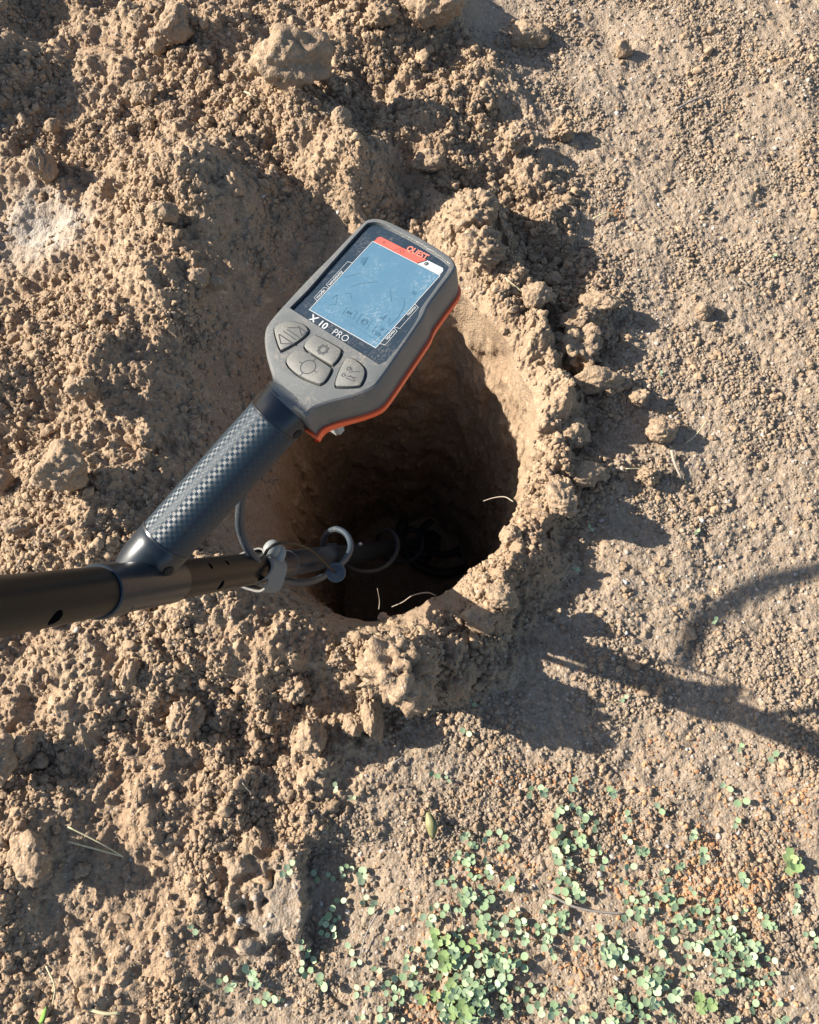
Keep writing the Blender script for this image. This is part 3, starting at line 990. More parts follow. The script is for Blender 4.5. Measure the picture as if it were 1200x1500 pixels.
# control box frame
def c2w(a, b, c): return RIGHT*a+UP*b-FWD*c


BO = P(548.7, 430.3, 0.42)
BU = c2w(0.83, -0.555, 0.42).normalized()
BV = c2w(0.635, 0.773, -0.23); BV = (BV-BU*BV.dot(BU)).normalized()
BN = BU.cross(BV).normalized()


def L(u, v, h): return BO+BU*u+BV*v+BN*h


def onplane(px, py, h):
    rd = P(px, py, 1.0)-CAM
    o_ = BO+BN*h
    k = (o_-CAM).dot(BN)/rd.dot(BN)
    q = CAM+rd*k-o_
    return q.dot(BU), q.dot(BV)


def z1(x, y, h=0.0): return onplane(360+x/3.5294, 300+y/3.5294, h)
def za(x, y, h=0.0): return onplane(450+x/5.4545, 320+y/5.4545, h)
def zb(x, y, h=0.0): return onplane(380+x/6.0, 460+y/6.0, h)


def cr2(pts, per=6, closed=False):
    p = [Vector((a, b, 0)) for a, b in pts]
    if closed:
        q = [p[-1]]+p+[p[0], p[1]]
        out = []
        for i in range(1, len(q)-2):
            a, b, c, d = q[i-1], q[i], q[i+1], q[i+2]
            for k in range(per):
                t_ = k/per
                out.append(0.5*((2*b)+(c-a)*t_+(2*a-5*b+4*c-d)*t_*t_+(3*b-a-3*c+d)*t_**3))
    else:
        out = smooth_path(p, per)
    return [(v.x, v.y) for v in out]


def inset(poly, d):
    """move a closed polygon inward (poly counter-clockwise or clockwise alike)"""
    n_ = len(poly)
    area = sum(poly[i][0]*poly[(i+1) % n_][1]-poly[(i+1) % n_][0]*poly[i][1] for i in range(n_))
    sg = 1 if area > 0 else -1
    out = []
    for i in range(n_):
        x0, y0 = poly[i-1]; x1, y1 = poly[i]; x2, y2 = poly[(i+1) % n_]
        e1 = Vector((x1-x0, y1-y0)); e2 = Vector((x2-x1, y2-y1))
        if e1.length < 1e-9: e1 = e2
        if e2.length < 1e-9: e2 = e1
        e1.normalize(); e2.normalize()
        n1 = Vector((-e1.y, e1.x))*sg; n2 = Vector((-e2.y, e2.x))*sg
        m_ = n1+n2
        if m_.length < 1e-6: m_ = n1
        m_.normalize()
        k = d/max(0.5, m_.dot(n1))
        out.append((x1+m_.x*k, y1+m_.y*k))
    return out


def stack(name, loops, mat, parent, ang=30, cap_bottom=True, drop=None):
    """loops: list of (polygon, height); joined side by side and capped"""
    V, F = [], []
    n_ = len(loops[0][0])
    for poly, h in loops:
        V += [L(u, v, h-(drop((u, v))*min(1, (-0.0204-h)/0.0055) if drop else 0)) for u, v in poly]
    for i in range(len(loops)-1):
        for k in range(n_):
            F.append((i*n_+k, i*n_+(k+1) % n_, (i+1)*n_+(k+1) % n_, (i+1)*n_+k))
    F.append(tuple((len(loops)-1)*n_+k for k in range(n_)))
    if cap_bottom: F.append(tuple(range(n_-1, -1, -1)))
    bm = bmesh.new()
    vs = [bm.verts.new(v) for v in V]
    for f in F: bm.faces.new([vs[i] for i in f])
    bmesh.ops.triangulate(bm, faces=[f for f in bm.faces if len(f.verts) > 4])
    o = bm_obj(name, bm, mat, parent)
    return sharp(o, ang)


OUTL = [(112, 962), (132, 895), (100, 770), (93, 665), (125, 592), (240, 462), (350, 345), (430, 265), (530, 160), (605, 84), (640, 66), (690, 64), (760, 88), (900, 160),
        (1045, 252), (1080, 290), (1080, 335), (1000, 445), (947, 520), (922, 575), (885, 632), (790, 770), (710, 885), (655, 945), (560, 985), (420, 1022), (345, 1052), (308, 1098)]
outl = cr2([z1(*p) for p in OUTL], 5)
box = stack('upper_shell', [(inset(outl, 0.0012), -0.0205), (inset(outl, 0.0004), -0.013), (outl, -0.0026), (inset(outl, 0.0004), -0.0011), (inset(outl, 0.0012), -0.0003), (inset(outl, 0.0022), 0.0)], M_SHELL, DET)
BEZ = [(232, 544), (330, 445), (430, 330), (520, 228), (612, 126), (642, 104), (695, 104), (768, 134), (908, 210), (1036, 296), (1054, 335), (985, 440), (910, 545), (888, 605), (800, 735), (728, 822), (694, 836)]
bez = [z1(a, b, -0.0018) for a, b in BEZ]
bez = cr2(bez[:16], 4)+[bez[16]]
BUT = [
    [(135, 140), (170, 100), (255, 72), (330, 82), (400, 110), (428, 150), (405, 190), (330, 250), (210, 318), (190, 315), (165, 260)],
    [(405, 265), (470, 205), (520, 205), (700, 305), (716, 345), (690, 400), (655, 440), (620, 440), (425, 320)],
    [(245, 400), (300, 345), (380, 330), (440, 355), (610, 465), (628, 500), (590, 575), (555, 610), (510, 612), (360, 545), (260, 460)],
    [(672, 620), (690, 545), (745, 425), (785, 392), (850, 415), (915, 475), (925, 540), (895, 615), (860, 636), (700, 640)]]
buts = [cr2([zb(a, b, 0.0004) for a, b in q], 4, True) for q in BUT]


def prism_cutter(poly, h0, h1):
    V = [L(u, v, h0) for u, v in poly]+[L(u, v, h1) for u, v in poly]
    n_ = len(poly)
    bm = bmesh.new(); vs = [bm.verts.new(v) for v in V]
    for k in range(n_): bm.faces.new((vs[k], vs[(k+1) % n_], vs[n_+(k+1) % n_], vs[n_+k]))
    bm.faces.new(vs[n_:]); bm.faces.new(vs[:n_][::-1])
    bmesh.ops.triangulate(bm, faces=[f for f in bm.faces if len(f.verts) > 4])
    return bm_obj('cutter', bm, M_BLACK, None)


boolean_cut(box, [prism_cutter(bez, -0.0034, 0.01)]+[prism_cutter(inset(b, -0.0009), -0.0020, 0.01) for b in buts])
for p_ in box.data.polygons: p_.use_smooth = True
sharp(box, 28)
# orange back shell
oo = inset(outl, 0.0004)
vmin = min(v for u, v in outl)
drop = lambda q: 0.0022*max(0.0, 1-(q[1]-vmin)/0.026)**1.3
stack('back_shell', [(inset(outl, 0.006), -0.0285), (inset(outl, 0.0030), -0.0278), (inset(outl, 0.0006), -0.0250), (inset(outl, -0.0003), -0.0207), (inset(outl, 0.0003), -0.0204)], M_ORANGE, DET, drop=drop)
# neck between the grip and the box
u0, v0 = z1(262, 950)
nc = L(u0, v0, -0.0135)

V, F = [], []
K, n = 14, 40
gu = (BU-GAX*BU.dot(GAX)).normalized(); gn = GAX.cross(gu)
if gn.dot(BN) < 0: gn = -gn
for i in range(K):
    s_ = i/(K-1); e = s_*s_*(3-2*s_)
    c = gp(1.0).lerp(nc, s_)
    xw_ = (gu.lerp(BU, e)).normalized(); yw_ = (gn.lerp(BN, e)).normalized()
    a_ = 0.0155*(1-e)+0.0170*e; b_ = 0.0155*(1-e)+0.0118*e; ex = 2.0+2.2*e
    for k in range(n):
        an = 2*math.pi*k/n
        cx_, sy_ = math.cos(an), math.sin(an)
        V.append(c+xw_*(a_*math.copysign(abs(cx_)**(2/ex), cx_))+yw_*(b_*math.copysign(abs(sy_)**(2/ex), sy_)))
for i in range(K-1):
    for k in range(n):
        F.append((i*n+k, i*n+(k+1) % n, (i+1)*n+(k+1) % n, (i+1)*n+k))
F.append(tuple(range(n-1, -1, -1))); F.append(tuple((K-1)*n+k for k in range(n)))
sharp(mk('neck', V, F, M_SHELL, DET), 50)
# screen cover, display, print
HG = -0.0018
cover = stack('screen_cover', [(inset(bez, 0.00012), -0.0032), (inset(bez, 0.00012), HG)], M_GLASS, DET)
cs = [z1(*p, HG) for p in ((660, 185), (990, 370), (670, 750), (345, 535))]
lu0 = (cs[0][0]+cs[3][0])/2; lu1 = (cs[1][0]+cs[2][0])/2; lv1 = (cs[0][1]+cs[1][1])/2; lv0 = (cs[2][1]+cs[3][1])/2


def plate(name, poly, h, th_, mat, parent):
    return stack(name, [(poly, h-th_), (poly, h)], mat, parent, 20)


def rect(a, b, c, d): return [(a, b), (c, b), (c, d), (a, d)]


lcd = plate('display', rect(lu0, lv0, lu1, lv1), HG+0.00012, 0.0002, M_LCD, DET)
HP = HG+0.00020


def ribbon_poly(pts, w, closed=False):
    """flat line of width w as list of quads (u,v)"""
    q = []
    m_ = len(pts)
    for i in range(m_ if closed else m_-1):
        a = Vector(pts[i]); b = Vector(pts[(i+1) % m_])
        t_ = (b-a)
        if t_.length < 1e-9: continue
        t_.normalize(); n_ = Vector((-t_.y, t_.x))*w/2; e_ = t_*w*0.35
        q.append([tuple(a-e_+n_), tuple(b+e_+n_), tuple(b+e_-n_), tuple(a-e_-n_)])
    return q


def lines(name, strokes, w, h, mat, parent, thick=0.00008):
    V, F = [], []
    j = 0
    for st, closed in strokes:
        for quad in ribbon_poly(st, w, closed):
            b0 = len(V); hh = h+0.000004*(j % 7); j += 1
            V += [L(u, v, hh) for u, v in quad]+[L(u, v, hh-thick) for u, v in quad]
            F += [(b0, b0+1, b0+2, b0+3)]+[(b0+k, b0+4+k, b0+4+(k+1) % 4, b0+(k+1) % 4) for k in range(4)]
    return mk(name, V, F, mat, parent, False)


lines('display_border', [(rect(lu0-0.0003, lv0-0.0003, lu1+0.0003, lv1+0.0003), True)], 0.00032, HP, M_WHITE, cover)


def text(name, body, size, origin, du, h, mat, parent, sx=1.0, bold=0.0, flip=False, depth=0.00004):
    """flat lettering: origin (u,v) = left end of the baseline, du = unit direction of reading in u,v"""
    cu = bpy.data.curves.new(name, 'FONT'); cu.body = body; cu.size = size; cu.extrude = depth; cu.offset = bold
    cu.resolution_u = 3
    ob = bpy.data.objects.new(name, cu); col.objects.link(ob)
    bpy.context.view_layer.update()
    me_ = bpy.data.meshes.new_from_object(ob.evaluated_get(bpy.context.evaluated_depsgraph_get()))
    bpy.data.objects.remove(ob, do_unlink=True)
    dx = Vector(du).normalized(); dy = Vector((-dx.y, dx.x))
    base = wloc(parent)
    for v in me_.vertices:
        a = v.co
        u_ = origin[0]+dx.x*a.x*sx+dy.x*a.y; v_ = origin[1]+dx.y*a.x*sx+dy.y*a.y
        v.co = L(u_, v_, h+a.z)-base
    me_.materials.clear(); me_.materials.append(mat)
    o = bpy.data.objects.new(name, me_); col.objects.link(o); o.parent = parent
    return o


text('lettering', 'X', 0.0066, z1(318, 596, HG), (1, 0), HP, M_WHITE, cover, 1.1, 0.0001)
text('lettering', '10', 0.0058, z1(366, 622, HG), (1, 0), HP, M_WHITE, cover, 1.05, 0.0001)
text('lettering', 'PRO', 0.0058, z1(440, 667, HG), (1, 0), HP, M_WHITE, cover, 0.98, -0.00007)
# header strip: red tab, white tab, brand word
LW = lu1-lu0
hb0, hb1 = lv1+0.0006, lv1+0.0050
plate('red_tab', [(lu0+0.0004, hb0), (lu0+LW*0.66, hb0), (lu0+LW*0.73, hb1), (lu0+0.0016, hb1), (lu0+0.0004, hb1-0.0012)], HP, 0.0002, M_RED, cover)
lines('tab_line', [([(lu0+LW*0.30, hb0), (lu0+LW*0.37, hb1)], False)], 0.0003, HP+0.00005, M_INK, cover)
plate('white_tab', [(lu0+LW*0.68, hb0), (lu1-0.0002, hb0), (lu1-0.0002, hb1-0.0014), (lu1-0.0014, hb1), (lu0+LW*0.75, hb1)], HP, 0.0002, M_WHITE, cover)
text('lettering', 'QUEST', 0.0050, (lu0+LW*0.42, hb1-0.0002), (1, 0), HP, M_PINK, cover, 0.92, 0.00012)
circ = lambda c, r, m_=18, a0=0, a1=2*math.pi: [(c[0]+r*math.cos(a0+(a1-a0)*k/m_), c[1]+r*math.sin(a0+(a1-a0)*k/m_)) for k in range(m_+(0 if abs(a1-a0) > 6.28 else 1))]
plate('tab_mark', circ((lu0+LW*0.765, (hb0+hb1)/2), 0.00125), HP+0.00012, 0.0002, M_INK, cover)
text('lettering', 'i', 0.0022, (lu0+LW*0.765-0.0004, (hb0+hb1)/2-0.0008), (1, 0), HP+0.00016, M_WHITE, cover, 1, 0.00005)
lines('tab_mark', [(circ((lu0+LW*0.40, (hb0+hb1)/2), 0.0011), True)], 0.0003, HP+0.00006, M_INK, cover)
text('lettering', '+', 0.0036, (lu0+LW*0.10, (hb0+hb1)/2-0.0012), (1, 0), HP+0.00005, M_INK, cover)
# side tabs
tw = 0.0031


def side_tab(word, va, vb, left, size):
    e_ = lu0-0.0003 if left else lu1+0.0003
    o_ = e_-tw if left else e_+tw
    lines('tab_outline', [([(e_, va), (o_, va+0.0008), (o_, vb-0.0008), (e_, vb)], False)], 0.00020, HP, M_WHITE, cover)
    if left: text('lettering', word, size, (e_-0.0007, va+0.0012), (0, 1), HP, M_WHITE, cover, 0.92)
    else: text('lettering', word, size, (e_+0.0007, vb-0.0012), (0, -1), HP, M_WHITE, cover, 0.92)


LH = lv1-lv0
side_tab('mode', lv0+LH*0.12, lv0+LH*0.30, True, 0.0031)
side_tab('sensitivity', lv0+LH*0.31, lv0+LH*0.68, True, 0.0031)
side_tab('mode', lv0+LH*0.055, lv0+LH*0.27, False, 0.0031)
side_tab('menu', lv0+LH*0.28, lv0+LH*0.60, False, 0.0031)
# faint segments on the display
HS = HP


def zaP(*pts): return [za(a, b, HG) for a, b in pts]


seg = [(zaP((300, 470), (430, 435), (560, 505), (430, 520), (350, 545)), False), (zaP((655, 575), (780, 650), (770, 720), (720, 800), (660, 850), (650, 830), (662, 795)), False), (zaP((675, 660), (660, 575)), False),
       (zaP((320, 705), (400, 745), (370, 805), (285, 765)), True), (zaP((440, 765), (525, 805), (475, 885), (390, 835)), True), (zaP((565, 850), (650, 895), (590, 960), (515, 915)), True),
       (zaP((300, 815), (460, 912), (560, 985)), False), (zaP((430, 320), (490, 310), (450, 380)), False), (zaP((200, 640), (240, 610), (230, 690), (180, 690)), False), (zaP((300, 600), (340, 600), (360, 650)), False)]
lines('display_segments', seg, 0.00024, HS, M_LCDINK, lcd)
cc5 = za(458, 828, HG)
lines('display_icon', [(circ(cc5, 0.0018), True), (circ(cc5, 0.0010, 10, 0.5, 5.0), False)], 0.0004, HS+0.00004, M_LCDINK, lcd)
plate('display_icon', zaP((545, 900), (585, 910), (590, 935), (570, 945), (540, 935)), HS+0.00003, 0.0001, M_LCDINK, lcd)
plate('display_icon', circ(za(597, 888, HG), 0.0010), HS+0.00003, 0.0001, M_LCDINK, lcd)
plate('display_icon', zaP((570, 795), (600, 790), (635, 770), (610, 815)), HS+0.00003, 0.0001, M_LCDINK, lcd)
plate('display_icon', zaP((830, 600), (845, 575), (880, 600), (850, 612)), HS+0.00003, 0.0001, M_LCDINK, lcd)
plate('display_icon', zaP((440, 320), (490, 312), (445, 375), (425, 355)), HS+0.00003, 0.0001, M_LCDINK, lcd)
text('lettering', 'AM', 0.0030, za(305, 755, HG), (1, 0), HS+0.00003, M_LCDINK, lcd, 0.8)

# four rubber buttons
HB = 0.0013
for k, q in enumerate(buts):
    b_ = stack('button', [(q, -0.0019), (q, HB-0.0003), (inset(q, 0.0001), HB-0.0001), (inset(q, 0.0003), HB)], M_BUTTON, DET)
    hi = HB+0.00005
    def zz(*pts): return [zb(a, b, HB) for a, b in pts]
    if k == 0:
        lines('icon', [(zz((250, 120), (350, 120), (375, 190), (410, 160), (340, 105)), False), (zz((170, 180), (190, 260), (300, 262), (175, 178)), False)], 0.0006, hi, M_INK, b_)
        lines('icon_bar', [(zz((210, 150), (320, 225)), False), (zz((245, 135), (355, 208)), False)], 0.0005, hi, M_WHITE if False else M_INK, b_)
    elif k == 1:
        c_ = zb(560, 312, HB)
        lines('icon', [(circ(c_, 0.0019), True), (circ(c_, 0.0027), True)]+[([(c_[0]+0.0027*math.cos(a), c_[1]+0.0027*math.sin(a)), (c_[0]+0.0034*math.cos(a), c_[1]+0.0034*math.sin(a))], False) for a in np.arange(0, 6.28, 0.785)], 0.0005, hi, M_INK, b_)
    elif k == 2:
        c_ = zb(428, 465, HB)
        lines('icon', [(circ(c_, 0.0041), True)]+[([(c_[0]+0.0041*math.cos(a), c_[1]+0.0041*math.sin(a)), (c_[0]+0.0060*math.cos(a), c_[1]+0.0060*math.sin(a))], False) for a in (0, 1.571, 3.142, 4.712)], 0.0005, hi, M_INK, b_)
    else:
        lines('icon', [(zz((790, 510), (880, 505)), False), (zz((800, 540), (840, 585)), False), (zz((760, 560), (830, 590)), False), (zz((770, 545), (850, 560)), False), (circ(zb(785, 480, HB), 0.0009, 8), True), (circ(zb(740, 535, HB), 0.0009, 8), True), (zz((800, 462), (815, 500)), False)], 0.00045, hi, M_INK, b_)

# small latch below the box
lt = P(490, 622, 0.449)
bm = bmesh.new()
bmesh.ops.create_cube(bm, size=1, matrix=Matrix.Translation(lt) @ Matrix(((BU.x, BV.x, BN.x, 0), (BU.y, BV.y, BN.y, 0), (BU.z, BV.z, BN.z, 0), (0, 0, 0, 1))) @ Matrix.Diagonal((0.0095, 0.007, 0.012, 1)))
bmesh.ops.bevel(bm, geom=bm.edges[:], offset=0.0016, segments=3, affect='EDGES')
sharp(bm_obj('latch', bm, M_VELCRO if False else simple('latch_plastic', (0.30, 0.30, 0.28), 0.5), DET), 40)

# cable from the box to the strap, then wound round the tube down to the coil
V, F = tube_geo(smooth_path([P(425, 610, 0.445), P(400, 645, 0.46), P(372, 685, 0.485), P(358, 715, 0.508), P(352, 745, 0.528), P(352, 775, 0.545), P(361, 800, 0.556), P(374, 820, 0.568), P(384, 838, 0.590), P(392, 846, 0.612), P(405, 849, 0.65)], 8), 0.0031, 14)
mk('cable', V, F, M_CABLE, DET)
pth = [P(398, 846, 0.64), P(416, 851, 0.68), P(438, 854, 0.71), P(460, 851, 0.745), P(483, 839, 0.775), P(504, 822, 0.80), P(514, 802, 0.815), P(508, 783, 0.83), P(492, 775, 0.845), P(478, 783, 0.865), P(474, 800, 0.885)]
sx_, sy_, _ = frame_of(SAX)
ang0 = None
for k in range(60):
    d_ = 0.93+k*(1.58-0.93)/59
    c = S(d_)
    if ang0 is None:
        q = (pth[-1]-c); ang0 = math.atan2(q.dot(sy_), q.dot(sx_))
    a_ = ang0-k*0.27
    pth.append(c+(sx_*math.cos(a_)+sy_*math.sin(a_))*0.026)
V, F = tube_geo(smooth_path(pth, 4), 0.0033, 12)
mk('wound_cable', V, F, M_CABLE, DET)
# hook-and-loop strap round the tube and the cable
V, F = [], []
st_c = S(0.606)
ax_t = (SAX+RIGHT*0.25-UP*0.10).normalized()
x1, y1, _ = frame_of(ax_t)
nn = 48
for i, (of, rr) in enumerate(((-0.011, 0.0152), (-0.011, 0.0166), (0.011, 0.0166), (0.011, 0.0152))):
    for k in range(nn):
        a_ = 2*math.pi*k/nn
        bulge = 1+0.16*math.cos(a_-0.9)+0.05*math.sin(5*a_)
        V.append(st_c+ax_t*(of+0.0020*math.sin(a_*2))+(x1*math.cos(a_)+y1*math.sin(a_))*rr*bulge)
for i in range(4):
    for k in range(nn):
        j = (i+1) % 4
        F.append((i*nn+k, i*nn+(k+1) % nn, j*nn+(k+1) % nn, j*nn+k))
sharp(mk('cable_strap', V, F, M_VELCRO, DET), 50)
V = []; F = []
tail = smooth_path([P(378, 852, 0.585), P(392, 846, 0.575), P(402, 830, 0.583), P(398, 815, 0.598)], 6)
for p_ in tail:
    for o1, o2 in ((-0.007, 0), (0.007, 0), (0.007, 0.001), (-0.007, 0.001)):
        V.append(p_+SAX*o1-FWD*o2)
for i in range(len(tail)-1):
    for k in range(4): F.append((i*4+k, i*4+(k+1) % 4, i*4+4+(k+1) % 4, i*4+4+k))
F += [(3, 2, 1, 0), tuple((len(tail)-1)*4+k for k in range(4))]
mk('strap_tail', V, F, M_VELCRO, DET)


def blob(name, c, ax, ay, az, mat, X=RIGHT, Y=UP, Z=None):
    Z = Z or -FWD
    bm = bmesh.new()
    bmesh.ops.create_uvsphere(bm, u_segments=20, v_segments=12, radius=1)
    for v in bm.verts: v.co = c+X*(v.co.x*ax)+Y*(v.co.y*ay)+Z*(v.co.z*az)
    return bm_obj(name, bm, mat, DET)


d1 = (RIGHT*0.5+UP*0.86).normalized(); d2 = (RIGHT*0.86-UP*0.5).normalized()
M_STOP = simple('stopper_rubber', (0.17, 0.19, 0.185), 0.5, dust=0.35)
blob('cable_stopper', P(398, 805, 0.600), 0.0066, 0.0078, 0.0066, M_STOP, d2, d1)
blob('cable_stopper', P(406, 815, 0.606), 0.0060, 0.0095, 0.0066, M_STOP, d2, d1)
V, F = tube_geo(smooth_path([P(388, 812, 0.592), P(394, 803, 0.588), P(408, 796, 0.590), P(428, 796, 0.61), P(450, 803, 0.64), P(466, 815, 0.67), P(480, 829, 0.70), P(491, 838, 0.72)], 8), 0.00125, 8)
mk('tether_wire', V, F, M_TUBE, DET)
bc = P(492, 839, 0.725)
V, F = tube_geo([bc+FWD*0.009, bc+FWD*0.002, bc, bc-FWD*0.0008], [0.0085, 0.0092, 0.0090, 0.0078], 28)
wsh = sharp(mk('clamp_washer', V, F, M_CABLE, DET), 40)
V, F = tube_geo([bc, bc-FWD*0.0016, bc-FWD*0.0024], [0.0042, 0.0042, 0.0030], 24)
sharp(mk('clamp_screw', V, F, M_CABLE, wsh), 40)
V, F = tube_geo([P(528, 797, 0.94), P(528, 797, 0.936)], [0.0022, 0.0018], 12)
mk('highlight_dot', V, F, M_WHITE, DET)  # white dot put on the tube in place of a small highlight

# search coil on the floor of the hole
cz = Vector((0.10, 0.02, 1)).normalized()
ux_ = Vector((1, 0, -0.10)).normalized(); uy_ = cz.cross(ux_)
cc = COILC.copy()
coil = []


def ring(name, ra, rb, w, hgt, mat):
    V, F = [], []
    n1, n2 = 72, 10
    for i in range(n1):
        a_ = 2*math.pi*i/n1
        for k in range(n2):
            b_ = 2*math.pi*k/n2
            V.append(cc+ux_*(math.cos(a_)*(ra+w*math.cos(b_)))+uy_*(math.sin(a_)*(rb+w*math.cos(b_)))+cz*(hgt*math.sin(b_)))
    for i in range(n1):
        for k in range(n2):
            F.append((i*n2+k, ((i+1) % n1)*n2+k, ((i+1) % n1)*n2+(k+1) % n2, i*n2+(k+1) % n2))
    return mk(name, V, F, mat, DET)


ring('coil_ring', 0.088, 0.078, 0.010, 0.007, M_COIL)
ring('coil_inner_ring', 0.046, 0.038, 0.007, 0.005, M_COIL)
for a_ in (0.3, 1.6, 2.9, 4.2, 5.4):
    dr_ = ux_*math.cos(a_)*1.05+uy_*math.sin(a_)*0.93
    V, F = tube_geo([cc+dr_*0.042, cc+dr_*0.086], 0.005, 10)
    mk('coil_spoke', V, F, M_COIL, DET)
se = S(1.615)
V, F = tube_geo([cc-ux_*0.045, cc-ux_*0.02+cz*0.008, (cc+se)/2+cz*0.01, se], [0.009, 0.010, 0.0105, 0.0108], 14)
mk('coil_yoke', V, F, M_COIL, DET)
# unseen tube added left of the frame, shaped to cast the curved ground shadow
arc_px = [(1000, 978), (1010, 950), (1022, 925), (1042, 900), (1072, 877), (1110, 857), (1155, 840), (1205, 827), (1270, 815)]
sp = []
for k, (a, b) in enumerate(arc_px):
    g_ = G(a, b)
    hh = 0.62+0.012*k
    sp.append(g_-SUN_DIR*(hh/-SUN_DIR.z))
top = P(775-237.0/0.12, 773+35.2/0.12, 0.12*KD)
sp += [sp[-1].lerp(top, 0.35)+Vector((-0.05, 0, 0.04)), sp[-1].lerp(top, 0.7)+Vector((-0.05, 0, 0.05)), top]
scaled_base = P(648, 786, 1.655*KD)
sp = smooth_path([COILC+(q-scaled_base)/KD for q in sp], 6)
V, F = tube_geo(sp, [0.0045+0.0030*min(1, k/20) for k in range(len(sp))], 12)
mk('shadow_tube', V, F, M_COLLAR, DET)
DET.scale = (KD, KD, KD)
DET.location = scaled_base

# ------------------------------------------------------------------ seedlings, clover, straws, roots, twigs
def leaf_disc(name, mat, L_=1.0, W_=0.9, tip=0.0, cup=0.12, m_=12, notch=0.0):
    """rounded leaf lying along +X from the origin, thin but closed"""
    top, bot = [], []
    for k in range(m_):
        a = 2*math.pi*k/m_
        x = L_*0.5*(1-math.cos(a)); y = W_*0.5*math.sin(a)
        if tip: y *= (1-tip*max(0, x/L_-0.4))
        if notch and abs(a-math.pi) < 0.3: x -= notch
        z = cup*((x/L_-0.45)**2*0.8+(y/W_)**2*0.5)
        top.append((x, y, z+0.012)); bot.append((x*0.98, y*0.98, z-0.035))
    V = top+bot+[(L_*0.5, 0, 0.0), (L_*0.5, 0, -0.045)]
    F = [(k, (k+1) % m_, 2*m_) for k in range(m_)]+[(m_+(k+1) % m_, m_+k, 2*m_+1) for k in range(m_)]
    F += [(k, m_+k, m_+(k+1) % m_, (k+1) % m_) for k in range(m_)]
    me_ = bpy.data.meshes.new(name); me_.from_pydata(V, [], F); me_.materials.append(mat)
    return me_


ROUND = leaf_disc('leaf', M_LEAF)
ROUND2 = leaf_disc('leaf', M_LEAF, 1.0, 1.02, 0, 0.22, 12, 0.08)
CLV = leaf_disc('leaf', M_CLOVER, 1.0, 0.95, -0.3, 0.16, 12, 0.16)


def stem_mesh(h, r=0.0007):
    V, F = tube_geo([Vector((0, 0, -0.004)), Vector((0.0006, 0.0004, h*0.5)), Vector((0, 0, h))], [r*1.2, r, r*0.9], 6)
    me_ = bpy.data.meshes.new('stem'); me_.from_pydata([tuple(v) for v in V], [], F); me_.materials.append(M_STEM)
    return me_


def add_leaf(root, me_, h, az, size, pitch, off=0.0):
    o = bpy.data.objects.new('leaf', me_); col.objects.link(o); o.parent = root
    o.location = (math.cos(az)*off, math.sin(az)*off, h)
    o.rotation_euler = (random.uniform(-0.35, 0.35), -pitch+random.uniform(-0.25, 0.25), az)
    o.scale = (size, size, size)
    return o


def proto(kind):
    h = {0: 0.010, 1: 0.012, 2: 0.008, 3: 0.014}[kind]
    r = bpy.data.objects.new('seedling', None); r.empty_display_size = 0.01; col.objects.link(r)
    st = bpy.data.objects.new('stem', stem_mesh(h)); col.objects.link(st); st.parent = r
    if kind == 0:
        add_leaf(r, ROUND, h, 0.0, 0.0118, 0.12, 0.001); add_leaf(r, ROUND, h, math.pi+0.15, 0.0110, 0.2, 0.001)
    elif kind == 1:
        add_leaf(r, ROUND2, h, 0.1, 0.0112, 0.05, 0.001); add_leaf(r, ROUND, h, math.pi-0.2, 0.0122, 0.25, 0.001)
        add_leaf(r, ROUND, h+0.001, 1.5, 0.0065, 0.5, 0.0006)
    elif kind == 2:
        add_leaf(r, ROUND, h, 0.0, 0.0098, 0.3, 0.001); add_leaf(r, ROUND2, h, math.pi+0.3, 0.0092, 0.1, 0.001)
    else:
        add_leaf(r, ROUND2, h, 0.0, 0.0120, 0.1, 0.001); add_leaf(r, ROUND2, h, math.pi, 0.0112, 0.15, 0.001)
        add_leaf(r, ROUND, h+0.002, 1.4, 0.0085, 0.35, 0.0006); add_leaf(r, ROUND, h+0.002, -1.7, 0.0078, 0.4, 0.0006)
    return r


def copy_tree(o, parent=None):
    c = o.copy(); col.objects.link(c)
    if parent: c.parent = parent
    for ch in o.children: copy_tree(ch, c)
    return c


